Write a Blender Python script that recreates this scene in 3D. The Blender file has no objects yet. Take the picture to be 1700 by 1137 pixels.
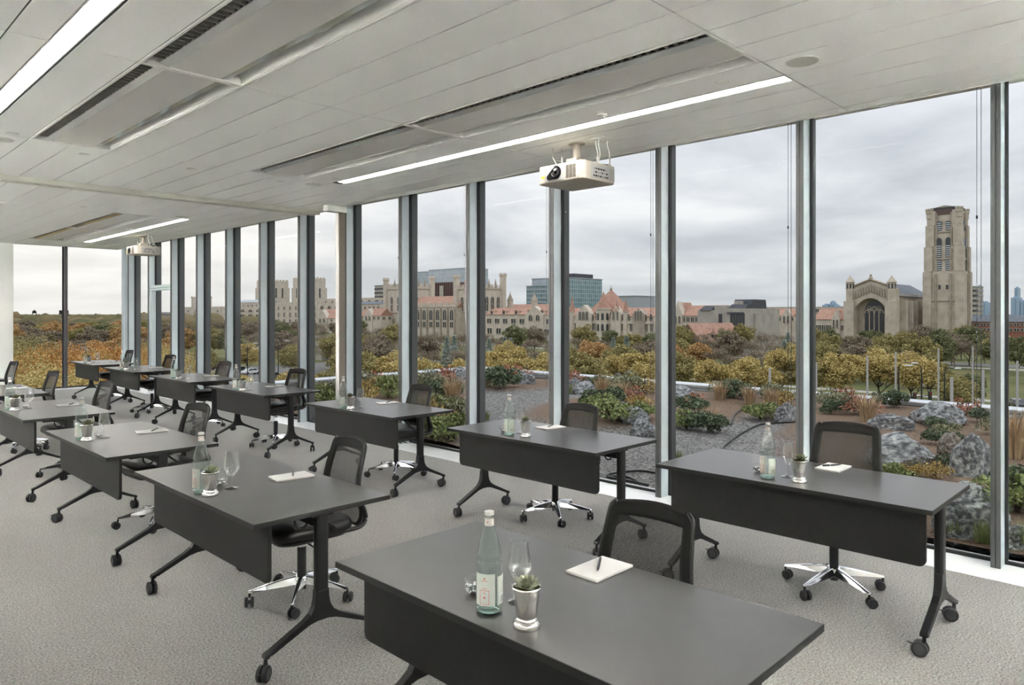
import bpy, bmesh, math, random
from math import sin, cos, pi, radians, sqrt, atan2, hypot, tan
from mathutils import Vector, Matrix, noise

random.seed(11)
sc = bpy.context.scene
col = sc.collection

# ------------------------------------------------------------------ camera
# world: +x towards the window wall, +y along the window wall towards the end wall, z up
FPX, HY, YAW, EYE = 1184.0, 520.7, radians(44.3), 1.665
cam_d = bpy.data.cameras.new('camera')
cam_d.sensor_width = 36.0
cam_d.lens = 36.0 * FPX / 1700.0
cam_d.shift_y = -(568.5 - HY) / 1700.0
cam_d.clip_start, cam_d.clip_end = 0.05, 30000
cam = bpy.data.objects.new('camera', cam_d)
col.objects.link(cam)
cam.location = (0, 0, EYE)
cam.rotation_euler = (pi / 2, 0, YAW - pi / 2)
sc.camera = cam

vs = sc.view_settings
vs.view_transform = 'Standard'
vs.look = 'None'
vs.gamma = 1.0
vs.use_curve_mapping = False
vs.exposure = 0.0
sc.cycles.use_denoising = True
sc.cycles.max_bounces = 14
sc.cycles.diffuse_bounces = 7
sc.cycles.glossy_bounces = 6
sc.cycles.transmission_bounces = 12
sc.cycles.transparent_max_bounces = 24
sc.cycles.sample_clamp_indirect = 0.0
sc.cycles.caustics_reflective = False
sc.cycles.caustics_refractive = False

LED, LED_IN = 32.0, 8.0   # window-side and inner circuits: emission of the ceiling light diffusers
SKY = 1.0


def S(r, g, b):
    return tuple((c / 255 / 12.92 if c / 255 <= .04045 else ((c / 255 + .055) / 1.055) ** 2.4) for c in (r, g, b)) + (1,)


# ------------------------------------------------------------------ sky: broken overcast, brighter and warmer low in the west
def make_world():
    w = bpy.data.worlds.new('sky')
    sc.world = w
    w.use_nodes = True
    nt = w.node_tree
    N, L = nt.nodes, nt.links
    N.clear()
    out = N.new('ShaderNodeOutputWorld')
    bg = N.new('ShaderNodeBackground')
    L.new(bg.outputs[0], out.inputs[0])
    tc = N.new('ShaderNodeTexCoord')
    sep = N.new('ShaderNodeSeparateXYZ')
    L.new(tc.outputs['Generated'], sep.inputs[0])

    def M(op, a, b=None, clamp=False):
        n = N.new('ShaderNodeMath')
        n.operation = op
        n.use_clamp = clamp
        for i, v in enumerate((a, b)):
            if v is None:
                continue
            if isinstance(v, (int, float)):
                n.inputs[i].default_value = v
            else:
                L.new(v, n.inputs[i])
        return n.outputs[0]
    zz = M('MAXIMUM', sep.outputs[2], 0.0)
    den = M('ADD', zz, 0.13)
    cx = M('DIVIDE', sep.outputs[0], den)
    cy = M('DIVIDE', sep.outputs[1], den)
    cmb = N.new('ShaderNodeCombineXYZ')
    L.new(cx, cmb.inputs[0])
    L.new(cy, cmb.inputs[1])
    n1 = N.new('ShaderNodeTexNoise')
    n1.inputs['Scale'].default_value = 0.75
    n1.inputs['Detail'].default_value = 7
    n1.inputs['Roughness'].default_value = .52
    n1.inputs['Distortion'].default_value = .35
    L.new(cmb.outputs[0], n1.inputs['Vector'])
    ramp = N.new('ShaderNodeValToRGB')
    e = ramp.color_ramp.elements
    e[0].position, e[0].color = .37, S(190, 194, 202)
    e[1].position, e[1].color = .63, S(240, 240, 242)
    m_ = e.new(.50)
    m_.color = S(216, 218, 224)
    L.new(n1.outputs[0], ramp.inputs[0])
    # paler towards the horizon
    hz = M('POWER', M('SUBTRACT', 1.0, M('MULTIPLY', zz, 3.2, True), True), 3.0)
    mixh = N.new('ShaderNodeMixRGB')
    L.new(M('MULTIPLY', hz, .62), mixh.inputs[0])
    L.new(ramp.outputs[0], mixh.inputs[1])
    mixh.inputs[2].default_value = S(230, 234, 238)
    # the sun stands low behind the cloud, off to the +y side
    dot = N.new('ShaderNodeVectorMath')
    dot.operation = 'DOT_PRODUCT'
    L.new(tc.outputs['Generated'], dot.inputs[0])
    az = radians(76)
    dot.inputs[1].default_value = Vector((cos(az) * .995, sin(az) * .995, .075))
    glow = M('POWER', M('MAXIMUM', dot.outputs['Value'], 0.0), 26.0)
    mixg = N.new('ShaderNodeMixRGB')
    mixg.blend_type = 'ADD'
    L.new(M('MULTIPLY', glow, .36), mixg.inputs[0])
    L.new(mixh.outputs[0], mixg.inputs[1])
    mixg.inputs[2].default_value = (1.0, .82, .58, 1)
    L.new(mixg.outputs[0], bg.inputs['Color'])
    # an overcast sky is brighter overhead than at the horizon
    L.new(M('MULTIPLY', M('ADD', .92, M('MULTIPLY', zz, 1.75)), SKY), bg.inputs['Strength'])


make_world()


# ------------------------------------------------------------------ materials
MAT = {}


def mat(name, c, rough=.6, metal=0.0, spec=.5, var=None, bump=None, coat=0.0, alpha=None, trans=0.0, ior=1.45, emit=None, coord='Object'):
    """principled material; var=(scale, other colour, detail[, lo, hi]) mixes in a noise colour, bump=(scale, strength, distance)"""
    if name in MAT:
        return MAT[name]
    m = bpy.data.materials.new(name)
    MAT[name] = m
    m.use_nodes = True
    nt = m.node_tree
    N, L = nt.nodes, nt.links
    b = N['Principled BSDF']
    b.inputs['Base Color'].default_value = c
    b.inputs['Roughness'].default_value = rough
    b.inputs['Metallic'].default_value = metal
    b.inputs['Specular IOR Level'].default_value = spec
    b.inputs['Coat Weight'].default_value = coat
    b.inputs['Transmission Weight'].default_value = trans
    b.inputs['IOR'].default_value = ior
    if emit:
        b.inputs['Emission Color'].default_value = emit[0]
        b.inputs['Emission Strength'].default_value = emit[1]
    if var or bump:
        tc = N.new('ShaderNodeTexCoord')
    if var:
        n = N.new('ShaderNodeTexNoise')
        n.inputs['Scale'].default_value = var[0]
        n.inputs['Detail'].default_value = var[2] if len(var) > 2 else 4
        L.new(tc.outputs[coord], n.inputs['Vector'])
        r = N.new('ShaderNodeValToRGB')
        r.color_ramp.elements[0].position = var[3] if len(var) > 3 else .35
        r.color_ramp.elements[1].position = var[4] if len(var) > 4 else .65
        r.color_ramp.elements[0].color = c
        r.color_ramp.elements[1].color = var[1]
        L.new(n.outputs[0], r.inputs[0])
        L.new(r.outputs[0], b.inputs['Base Color'])
    if bump:
        n = N.new('ShaderNodeTexNoise')
        n.inputs['Scale'].default_value = bump[0]
        n.inputs['Detail'].default_value = 6
        L.new(tc.outputs[coord], n.inputs['Vector'])
        bp = N.new('ShaderNodeBump')
        bp.inputs['Strength'].default_value = bump[1]
        bp.inputs['Distance'].default_value = bump[2]
        L.new(n.outputs[0], bp.inputs['Height'])
        L.new(bp.outputs[0], b.inputs['Normal'])
    if alpha is not None:
        b.inputs['Alpha'].default_value = alpha
    return m


def pane_mat(name, tint, refl=.45, rough=0.0, base=.0015, edge=.32, power=4.0):
    """window glass: clear straight-through pane with Fresnel reflection"""
    if name in MAT:
        return MAT[name]
    m = bpy.data.materials.new(name)
    MAT[name] = m
    m.use_nodes = True
    nt = m.node_tree
    N, L = nt.nodes, nt.links
    N.clear()
    out = N.new('ShaderNodeOutputMaterial')
    mx = N.new('ShaderNodeMixShader')
    tr = N.new('ShaderNodeBsdfTransparent')
    gl = N.new('ShaderNodeBsdfGlossy')
    lw = N.new('ShaderNodeLayerWeight')
    pw = N.new('ShaderNodeMath')
    pw.operation = 'POWER'
    pw.inputs[1].default_value = power
    L.new(lw.outputs['Facing'], pw.inputs[0])
    fr = N.new('ShaderNodeMath')
    fr.operation = 'MULTIPLY_ADD'
    fr.inputs[1].default_value = edge
    fr.inputs[2].default_value = base
    L.new(pw.outputs[0], fr.inputs[0])
    tr.inputs[0].default_value = tint
    gl.inputs['Roughness'].default_value = rough
    gl.inputs[0].default_value = (refl, refl, refl, 1)
    L.new(fr.outputs[0], mx.inputs[0])
    L.new(tr.outputs[0], mx.inputs[1])
    L.new(gl.outputs[0], mx.inputs[2])
    L.new(mx.outputs[0], out.inputs[0])
    return m


# ------------------------------------------------------------------ mesh building
class MB:
    def __init__(s):
        s.v, s.f = [], []

    def add(s, vs_, fs):
        o = len(s.v)
        s.v += [tuple(p) for p in vs_]
        s.f += [tuple(i + o for i in q) for q in fs]
        return s

    def box(s, x0, x1, y0, y1, z0, z1):
        return s.add([(x0, y0, z0), (x1, y0, z0), (x1, y1, z0), (x0, y1, z0), (x0, y0, z1), (x1, y0, z1), (x1, y1, z1), (x0, y1, z1)],
                     [(0, 3, 2, 1), (4, 5, 6, 7), (0, 1, 5, 4), (1, 2, 6, 5), (2, 3, 7, 6), (3, 0, 4, 7)])

    def prism(s, poly, a, b, axis='y'):
        """2-D polygon extruded from a to b. axis y: poly=(x,z); axis x: poly=(y,z); axis z: poly=(x,y)"""
        n = len(poly)

        def P(p, t):
            return (p[0], t, p[1]) if axis == 'y' else (t, p[0], p[1]) if axis == 'x' else (p[0], p[1], t)
        vs_ = [P(p, a) for p in poly] + [P(p, b) for p in poly]
        return s.add(vs_, [tuple(range(n))[::-1], tuple(range(n, 2 * n))] + [(i, (i + 1) % n, n + (i + 1) % n, n + i) for i in range(n)])

    def rings(s, rings, caps=True, closed=True):
        n = len(rings[0])
        fs = []
        for k in range(len(rings) - 1):
            for i in range(n if closed else n - 1):
                j = (i + 1) % n
                fs.append((k * n + i, k * n + j, (k + 1) * n + j, (k + 1) * n + i))
        if caps:
            fs += [tuple(range(n))[::-1], tuple((len(rings) - 1) * n + i for i in range(n))]
        return s.add([p for r in rings for p in r], fs)

    def lathe(s, prof, n=20, c=(0, 0, 0), caps=True):
        return s.rings([[(c[0] + r * cos(2 * pi * i / n), c[1] + r * sin(2 * pi * i / n), c[2] + z) for i in range(n)] for r, z in prof], caps)

    def tube(s, path, rad, n=8, flat=1.0):
        path = [Vector(p) for p in path]
        if not isinstance(rad, (list, tuple)):
            rad = [rad] * len(path)
        rs = []
        up = Vector((0, 0, 1))
        for i, p in enumerate(path):
            d = (path[min(i + 1, len(path) - 1)] - path[max(i - 1, 0)]).normalized()
            u = d.cross(up)
            if u.length < .08:
                u = d.cross(Vector((1, 0, 0)))
            u.normalize()
            w = u.cross(d).normalized()
            rs.append([p + (u * cos(2 * pi * k / n) + w * sin(2 * pi * k / n) * flat) * rad[i] for k in range(n)])
        return s.rings(rs)

    def xform(s, mtx, since=0):
        for i in range(since, len(s.v)):
            s.v[i] = tuple(mtx @ Vector(s.v[i]))
        return s

    def mesh(s, name, m=None, smooth=None):
        me = bpy.data.meshes.new(name)
        me.from_pydata(s.v, [], s.f)
        me.update()
        if m:
            me.materials.append(m)
        if smooth:
            me.polygons.foreach_set('use_smooth', [True] * len(me.polygons))
            if smooth < 180:
                me.set_sharp_from_angle(angle=radians(smooth))
        return me

    def build(s, name, m=None, parent=None, smooth=None, bevel=0, seg=2, fix=True):
        me = s.mesh(name, m, None)
        if fix:
            bm = bmesh.new()
            bm.from_mesh(me)
            bmesh.ops.recalc_face_normals(bm, faces=bm.faces)
            bm.to_mesh(me)
            bm.free()
        if smooth:
            me.polygons.foreach_set('use_smooth', [True] * len(me.polygons))
            if smooth < 180:
                me.set_sharp_from_angle(angle=radians(smooth))
        o = link(name, me, parent)
        if bevel:
            bv = o.modifiers.new('bevel', 'BEVEL')
            bv.width, bv.segments, bv.limit_method, bv.angle_limit = bevel, seg, 'ANGLE', radians(40)
        return o


def link(name, me, parent=None, loc=None, rz=None, scale=None):
    o = bpy.data.objects.new(name, me)
    col.objects.link(o)
    if parent:
        o.parent = parent
    if loc is not None:
        o.location = loc
    if rz is not None:
        o.rotation_euler.z = rz
    if scale is not None:
        o.scale = scale if isinstance(scale, (tuple, list)) else (scale,) * 3
    return o


def tag(o, label=None, cat=None, group=None, kind=None):
    for k, v in (('label', label), ('category', cat), ('group', group), ('kind', kind)):
        if v:
            o[k] = v
    return o


def thing(name, label, cat, loc=(0, 0, 0), rz=0, group=None):
    o = bpy.data.objects.new(name, None)
    o.empty_display_size = .1
    col.objects.link(o)
    o.location = loc
    o.rotation_euler.z = rz
    return tag(o, label, cat, group)


def struct(name, label=None):
    o = bpy.data.objects.new(name, None)
    col.objects.link(o)
    return tag(o, label, None, None, 'structure')


def copy_tree(o, parent=None):
    c = o.copy()
    col.objects.link(c)
    c.parent = parent
    for ch in list(o.children):
        copy_tree(ch, c)
    return c


def rrect(w, d, r, n=5):
    """rounded rectangle outline, centred"""
    out = []
    for cx_, cy_, a0 in ((w / 2 - r, d / 2 - r, 0), (-w / 2 + r, d / 2 - r, 90), (-w / 2 + r, -d / 2 + r, 180), (w / 2 - r, -d / 2 + r, 270)):
        for i in range(n + 1):
            a = radians(a0 + 90 * i / n)
            out.append((cx_ + r * cos(a), cy_ + r * sin(a)))
    return out


def ray(px, py=None):
    """horizontal direction of a photo column as (x, y) per metre of depth"""
    t = (px - 850) / FPX
    return cos(YAW) + t * sin(YAW), sin(YAW) - t * cos(YAW)


def on_x(px, py, X):
    """photo pixel seen on the plane x = X -> (y, z)"""
    dx, dy = ray(px)
    s_ = X / dx
    return dy * s_, EYE + (HY - py) / FPX * s_


def on_z(px, py, z=0.0):
    """photo pixel seen on the level z -> (x, y)"""
    dx, dy = ray(px)
    d = FPX * (EYE - z) / (py - HY)
    return dx * d, dy * d


ORD = ['', 'first', 'second', 'third', 'fourth', 'fifth', 'sixth', 'seventh', 'eighth', 'ninth', 'tenth', 'eleventh', 'twelfth', 'thirteenth', 'fourteenth', 'fifteenth', 'sixteenth']

# ------------------------------------------------------------------ room shell
CZ = 3.165                       # ceiling height
XL, YB, YE = -1.4, -2.25, 18.25  # left wall, wall behind the camera, glass end wall
XM, XG = 5.535, 5.675            # room face of the mullions, glass line
M0, MP, MW = 0.965, 1.283, 0.056  # first mullion edge, pitch, width

m_white = mat('white_paint', S(236, 236, 232), .6, var=(1.5, S(232, 232, 229), 2))
m_ceil = mat('ceiling_panel', S(247, 247, 245), .75, var=(60, S(244, 244, 241), 3), bump=(220, .08, .002))
m_joint = mat('ceiling_joint', S(88, 88, 86), .8)
m_dark = mat('dark_void', S(60, 58, 55), .8)
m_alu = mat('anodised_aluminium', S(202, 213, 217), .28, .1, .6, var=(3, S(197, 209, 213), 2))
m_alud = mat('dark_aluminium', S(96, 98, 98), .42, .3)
m_gask = mat('black_gasket', S(36, 37, 39), .6)
m_sill = mat('white_metal_sill', S(244, 245, 246), .18, .0, .6, var=(4, S(240, 242, 244), 2))
m_pane = pane_mat('window_glass', (.955, .965, .96, 1))


def carpet():
    m = bpy.data.materials.new('carpet')
    m.use_nodes = True
    nt = m.node_tree
    N, L = nt.nodes, nt.links
    b = N['Principled BSDF']
    b.inputs['Roughness'].default_value = .95
    b.inputs['Specular IOR Level'].default_value = .1
    b.inputs['Sheen Weight'].default_value = .15
    tc = N.new('ShaderNodeTexCoord')
    mp = N.new('ShaderNodeMapping')
    mp.inputs['Scale'].default_value = (1, 1.0, 1)
    L.new(tc.outputs['Object'], mp.inputs[0])
    a = N.new('ShaderNodeTexNoise')
    a.inputs['Scale'].default_value = 95
    a.inputs['Detail'].default_value = 3
    a.inputs['Roughness'].default_value = .8
    L.new(mp.outputs[0], a.inputs[0])
    r = N.new('ShaderNodeValToRGB')
    r.color_ramp.elements[0].position, r.color_ramp.elements[0].color = .33, S(84, 83, 81)
    r.color_ramp.elements[1].position, r.color_ramp.elements[1].color = .67, S(186, 183, 179)
    L.new(a.outputs[0], r.inputs[0])
    c2 = N.new('ShaderNodeTexNoise')
    c2.inputs['Scale'].default_value = 9
    c2.inputs['Detail'].default_value = 4
    L.new(mp.outputs[0], c2.inputs[0])
    mx = N.new('ShaderNodeMixRGB')
    mx.blend_type = 'MULTIPLY'
    mx.inputs[0].default_value = .16
    L.new(r.outputs[0], mx.inputs[1])
    L.new(c2.outputs[0], mx.inputs[2])
    L.new(mx.outputs[0], b.inputs['Base Color'])
    bp = N.new('ShaderNodeBump')
    bp.inputs['Strength'].default_value = .6
    bp.inputs['Distance'].default_value = .006
    L.new(a.outputs[0], bp.inputs['Height'])
    L.new(bp.outputs[0], b.inputs['Normal'])
    return m


m_carpet = carpet()
tag(MB().box(XL - .2, 5.29, YB - .2, YE - .25, -.12, 0).build('floor', m_carpet), 'grey speckled loop carpet across the room', kind='structure')
tag(MB().box(XL - .2, XL, YB - .2, YE + .3, 0, 3.6).build('wall_left', m_white), kind='structure')
tag(MB().box(XL, 6.0, YB - .2, YB, 0, 3.6).build('wall_back', m_white), kind='structure')
XP = 3.46                        # the solid pier of the end wall ends here
tag(MB().box(XL, XP, YE, YE + .3, 0, 3.6).build('wall_end', m_white), 'white pier beside the glass end wall', kind='structure')
# sills: polished white metal, flush with the carpet
tag(MB().box(5.29, XG + .12, YB, YE + .1, -.12, .004).build('trim_1', m_sill, bevel=.003), 'white metal floor sill along the window wall', kind='structure')
tag(MB().box(XP, 5.29, YE - .25, YE + .1, -.12, .004).build('trim_2', m_sill, bevel=.003), 'white metal floor sill under the glass end wall', kind='structure')


def window_bay(n, ya, yb, door=False):
    """one bay of the window wall: the mullion at its low-y side, panes and gaskets"""
    w = struct('window_%d' % n)
    # mullion: two aluminium ribs with a dark groove, side fin back to the glass
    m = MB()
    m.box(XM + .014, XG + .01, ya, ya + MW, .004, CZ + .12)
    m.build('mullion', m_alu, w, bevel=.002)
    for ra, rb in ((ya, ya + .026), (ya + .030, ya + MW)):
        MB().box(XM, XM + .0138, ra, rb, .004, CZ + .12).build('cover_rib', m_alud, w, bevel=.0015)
    g = MB()
    g.box(XM + .006, XM + .0139, ya + .026, ya + .030, .004, CZ + .1)
    g.box(XG - .012, XG + .02, ya - .018, ya, .004, CZ + .1)
    g.box(XG - .012, XG + .02, ya + MW, ya + MW + .018, .004, CZ + .1)
    g.box(XG - .008, XG + .018, ya + MW, yb, .004, .026)
    g.build('gasket', m_gask, w)
    MB().box(XG + .02, XG + .13, ya + .006, ya + MW - .006, -.3, CZ + .3).build('outer_cap', m_alud, w, bevel=.003)
    y0, y1 = ya + MW + .004, yb - .004
    MB().box(XG, XG + .012, y0, y1, .012, CZ + .12).build('pane', m_pane, w)
    if door:
        d = MB()
        d.box(XM + .03, XG - .014, ya + MW + .002, ya + MW + .075, .004, 2.16)
        d.box(XM + .03, XG - .014, yb - .075, yb - .002, .004, 2.16)
        d.box(XM + .03, XG - .014, ya + MW + .002, yb - .002, 2.16, 2.27)
        d.build('door_frame', m_alu, w, bevel=.003)
        MB().box(XM + .028, XM + .034, ya + MW + .002, yb - .002, 2.205, 2.212).build('frame_groove', m_gask, w)
    return w


nb = 0
ks = list(range(-2, 14))
for k in ks:
    nb += 1
    ya = M0 + MP * k
    yb = ya + MP if k < 13 else YE + .08
    window_bay(nb, ya, yb, door=(k == 11))
# soffit board closing the gap between the last ceiling plank and the glass
tag(MB().box(5.522, XG + .15, YB, YE + .15, CZ + .06, CZ + .3).build('trim_3', m_white), kind='structure')


def end_window(n, xa, xb, post):
    w = struct('window_%d' % n)
    if post:
        m = MB()
        m.box(xa, xa + .026, YE, YE + .13, .004, CZ + .12)
        m.box(xa + .03, xa + .056, YE, YE + .13, .004, CZ + .12)
        m.build('mullion', m_alud, w, bevel=.002)
    MB().box(xa + (.056 if post else 0), xb, YE + .13, YE + .142, .01, CZ + .12).build('pane', m_pane, w)
    g = MB()
    g.box(xa + (.056 if post else 0), xb, YE + .115, YE + .15, .004, .03)
    if post:
        g.box(xa - .02, xa, YE + .11, YE + .15, .004, CZ + .1)
        g.box(xa + .056, xa + .076, YE + .11, YE + .15, .004, CZ + .1)
        g.box(xa + .026, xa + .03, YE + .012, YE + .1, .004, CZ + .1)
    g.build('gasket', m_gask, w)


end_window(nb + 1, XP, 4.42, False)
end_window(nb + 2, 4.42, XG, True)
# corner post where the two glass walls meet
tag(MB().box(XG - .02, XG + .14, YE + .09, YE + .25, -.3, CZ + .3).build('trim_4', m_alu, bevel=.003), 'aluminium corner post between the glass walls', kind='structure')

# bead chains of the roller shades, one beside each mullion
m_chain = mat('steel_bead_chain', S(120, 122, 124), .35, .9)
m_weight = mat('black_chain_weight', S(30, 30, 32), .5)
for k in range(0, 13):
    ya = M0 + MP * k + MW
    c_ = thing('shade_chain', 'thin bead shade chain hanging beside the %s window mullion from the end wall' % ORD[14 - k], 'chain', (XM + .06, ya + .075, 0), 0, 'shade chains along the window wall')
    ch = MB()
    ch.tube([(0, -.012, .9), (0, -.012, CZ + .06)], .0022, 5)
    ch.tube([(0, .012, .9), (0, .012, CZ + .06)], .0022, 5)
    ch.tube([(0, .012 * cos(a), .9 - .012 * sin(a)) for a in [pi * i / 6 for i in range(7)]], .0022, 5)
    ch.build('bead_loop', m_chain, c_)
    MB().lathe([(.003, 0), (.006, .004), (.006, .02), (.003, .024)], 8, (0, .012, 2.3 + .04 * (k % 3))).build('bead_stop', m_weight, c_, smooth=40)

# ------------------------------------------------------------------ ceiling
PW = .325
XE = 5.515                                      # last joint at the window
xs = [5.385 - PW * k for k in range(0, 21)]     # plank joints
rows = [.36, 1.905, 4.56, 7.21, 9.29]
ys = [YB] + rows + [9.47, 11.60, 14.22, 16.86, YE + .12]
ceil = struct('ceiling', 'white plank ceiling with narrow shadow joints')
MB().box(XL - .2, XE + .16, YB - .2, YE + .3, CZ + .30, CZ + .36).build('deck', m_dark, ceil)
GAP = .0052
pm = {}


def panel(x0, x1, y0, y1):
    w, l = round(x1 - x0 - 2 * GAP, 4), round(y1 - y0 - 2 * GAP, 4)
    if (w, l) not in pm:
        a = MB().box(0, w, 0, l, 0, .018)
        me = a.mesh('panel', m_ceil)
        pm[(w, l)] = me
    return link('panel', pm[(w, l)], ceil, (x0 + GAP, y0 + GAP, CZ))


joint = MB()
beams = [(3.435, 4.085), (1.485, 2.135)]
bayrows = [(1.905, 4.56), (4.56, 7.21), (11.60, 14.22), (14.22, 16.86)]
strips = [(4.425, 4.540), (1.030, 1.145)]
xe = [XE] + xs
for r in range(len(ys) - 1):
    y0, y1 = ys[r], ys[r + 1]
    if abs(y0 - 9.29) < .01:
        continue                                 # the partition track runs here
    inb = any(abs(y0 - a) < .02 for a, b in bayrows)
    front = r == 0
    for k in range(len(xe) - 1):
        x1, x0 = xe[k], max(xe[k + 1], XL)
        if x1 <= XL:
            continue
        mid = (x0 + x1) / 2
        if inb and any(a < mid < b for a, b in beams):
            continue
        s_ = next((s for s in strips if x0 - .02 < s[0] and s[1] < x1 + .02), None)
        if (inb or (front and mid > 3)) and s_:
            if x1 - s_[1] > .05:
                panel(s_[1] + .006, x1, y0, y1)
            if s_[0] - x0 > .05:
                panel(x0, s_[0] - .006, y0, y1)
        else:
            panel(x0, x1, y0, y1)
# carrier rails behind the joints, seen as the grey lines between planks
for x in xs:
    if x > XL + .01:
        for a, b in ((YB, 9.29), (9.47, YE + .12)):
            ints = [(a, b)]
            for bx0, bx1 in beams:
                if bx0 + .01 < x < bx1 - .01:
                    ints = [(YB, 1.905), (7.21, 9.29)] if a < 5 else [(9.47, 11.6), (16.86, YE + .12)]
            for a_, b_ in ints:
                joint.box(x - .012, x + .012, a_, b_, CZ + .007, CZ + .022)
for y in ys[1:-1]:
    joint.box(XL, XE, y - .012, y + .012, CZ + .008, CZ + .024)
joint.build('carrier_rail', m_joint, ceil)
MB().box(XE, XE + .012, YB, YE + .12, CZ - .002, CZ + .1).build('edge_trim', m_white, ceil)

# movable-partition track across the ceiling with its end box and jamb at the window
tr = struct('trim_5', 'off-white partition track crossing the ceiling to the window')
m_track = mat('track_enamel', S(214, 213, 203), .4, .2)
t = MB()
t.box(XL, 5.50, 9.29, 9.345, CZ - .055, CZ + .02)
t.box(XL, 5.50, 9.415, 9.47, CZ - .055, CZ + .02)
t.build('track_rail', m_track, tr, bevel=.003)
MB().box(XL, 5.50, 9.345, 9.415, CZ - .02, CZ + .02).build('track_slot', m_joint, tr)
kj = M0 + MP * 6
j = MB()
j.box(XM - .11, XM - .001, kj + .004, kj + MW - .004, .004, CZ - .1)
j.build('jamb', mat('bronze_jamb', S(132, 124, 112), .45, .4), tr, bevel=.003)
MB().box(XM - .12, XM - .108, kj - .005, kj + MW + .012, .004, CZ - .1).build('jamb_cap', m_white, tr, bevel=.002)
MB().box(XM - .30, XM - .002, kj - .03, kj + .09, CZ - .09, CZ - .002).build('end_box', m_white, tr, bevel=.004)

# ------------------------------------------------------------------ lamps: recessed linear lights
m_led = mat('led_diffuser', S(255, 246, 230), .5, emit=((1.0, .96, .895, 1), LED))
m_led_in = mat('led_diffuser_inner', S(255, 246, 230), .5, emit=((1.0, .95, .875, 1), LED_IN))
m_hous = mat('lamp_housing', S(225, 224, 220), .5)


def linear_light(xa, xb, ya, yb, label):
    o = thing('linear_light', label, 'ceiling light', ((xa + xb) / 2, (ya + yb) / 2, CZ), 0, 'recessed linear ceiling lights')
    w, l = (xb - xa) / 2, (yb - ya) / 2
    MB().box(-w + .004, w - .004, -l + .004, l - .004, .004, .012).build('diffuser', m_led if xa > 3 else m_led_in, o)
    h = MB()
    h.box(-w - .004, -w + .003, -l, l, 0, .016)
    h.box(w - .003, w + .004, -l, l, 0, .016)
    h.box(-w, w, -l - .004, -l + .003, 0, .016)
    h.box(-w, w, l - .003, l + .004, 0, .016)
    h.box(-w, w, -l, l, .012, .016)
    h.build('housing', m_hous, o)


linear_light(4.425, 4.540, 1.915, 7.10, 'long warm ceiling light strip on the camera side of the partition track near the windows')
linear_light(4.425, 4.540, 11.62, 16.84, 'long warm ceiling light strip between the partition track and glass end wall')
linear_light(1.030, 1.145, 1.915, 7.10, 'long warm ceiling light strip over the aisle away from the windows')
linear_light(4.425, 4.540, -2.1, .35, 'added unseen warm light strip over the front of the room by the windows')  # added strip out of view, brightens the near floor and tables
linear_light(1.030, 1.145, 11.62, 16.84, 'warm ceiling light strip beyond the partition track away from the windows')

# added fill lights out of view, bounced off white walls to lift the ceiling
for i_ in range(9):
    o = thing('added_fill_light', 'added unseen fill light beside the solid left wall, %s from the back wall' % ORD[i_ + 1] + '', 'ceiling light', (XL + .85, -1.15 + i_ * 2.3, CZ), 0, 'added fill lights along the left wall')
    MB().box(-.05, -.042, -1.05, 1.05, -.03, 0).build('fill_reflector', m_hous, o)
    MB().box(.042, .05, -1.05, 1.05, -.03, 0).build('fill_reflector', m_hous, o)
    ld = bpy.data.lights.new('added_fill_lamp', 'AREA')
    ld.shape, ld.size, ld.size_y, ld.color, ld.spread = 'RECTANGLE', .07, 2.05, (1, .995, .985), radians(75)
    ld.energy = (9, 12, 26, 64, 125, 165, 160, 70, 12)[i_]
    lo = bpy.data.objects.new('lamp', ld)
    col.objects.link(lo)
    lo.parent = o
    lo.location = (0, 0, -.032)
    lo.rotation_euler = (0, radians(72), 0)

for i_ in range(3):  # further added fill lights, bounced off the back wall
    o = thing('added_fill_light', 'added unseen fill light beside the solid back wall, %s from the windows' % ORD[i_ + 1], 'ceiling light', (4.4 - i_ * 2.0, YB + .85, CZ), 0, 'added fill lights along the back wall')
    MB().box(-.9, .9, -.05, -.042, -.03, 0).build('fill_reflector', m_hous, o)
    MB().box(-.9, .9, .042, .05, -.03, 0).build('fill_reflector', m_hous, o)
    ld = bpy.data.lights.new('added_fill_lamp', 'AREA')
    ld.shape, ld.size, ld.size_y, ld.color, ld.spread, ld.energy = 'RECTANGLE', 1.75, .07, (1, .995, .985), radians(75), (150, 90, 40)[i_]
    lo = bpy.data.objects.new('lamp', ld)
    col.objects.link(lo)
    lo.parent = o
    lo.location = (0, 0, -.032)
    lo.rotation_euler = (-radians(72), 0, 0)

# ------------------------------------------------------------------ chilled beam units in the ceiling
m_perf = mat('perforated_steel', S(196, 194, 189), .5, .3, .4)
nt = m_perf.node_tree
vor = nt.nodes.new('ShaderNodeTexVoronoi')
vor.inputs['Scale'].default_value = 190
vor.inputs['Randomness'].default_value = 0
tc = nt.nodes.new('ShaderNodeTexCoord')
nt.links.new(tc.outputs['Object'], vor.inputs['Vector'])
rp = nt.nodes.new('ShaderNodeValToRGB')
rp.color_ramp.elements[0].position, rp.color_ramp.elements[0].color = .30, S(150, 148, 144)
rp.color_ramp.elements[1].position, rp.color_ramp.elements[1].color = .36, S(226, 224, 220)
nt.links.new(vor.outputs['Distance'], rp.inputs[0])
nt.links.new(rp.outputs[0], nt.nodes['Principled BSDF'].inputs['Base Color'])
m_gloss = mat('polished_deflector', S(222, 223, 222), .12, .55, .6)
m_vane = mat('galvanised_vane', S(150, 147, 140), .45, .6)
m_duct = mat('duct_interior', S(74, 71, 66), .7, .2)
vane_me = MB().box(0, .085, -.002, .002, .012, .085).mesh('vane', m_vane)


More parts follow.
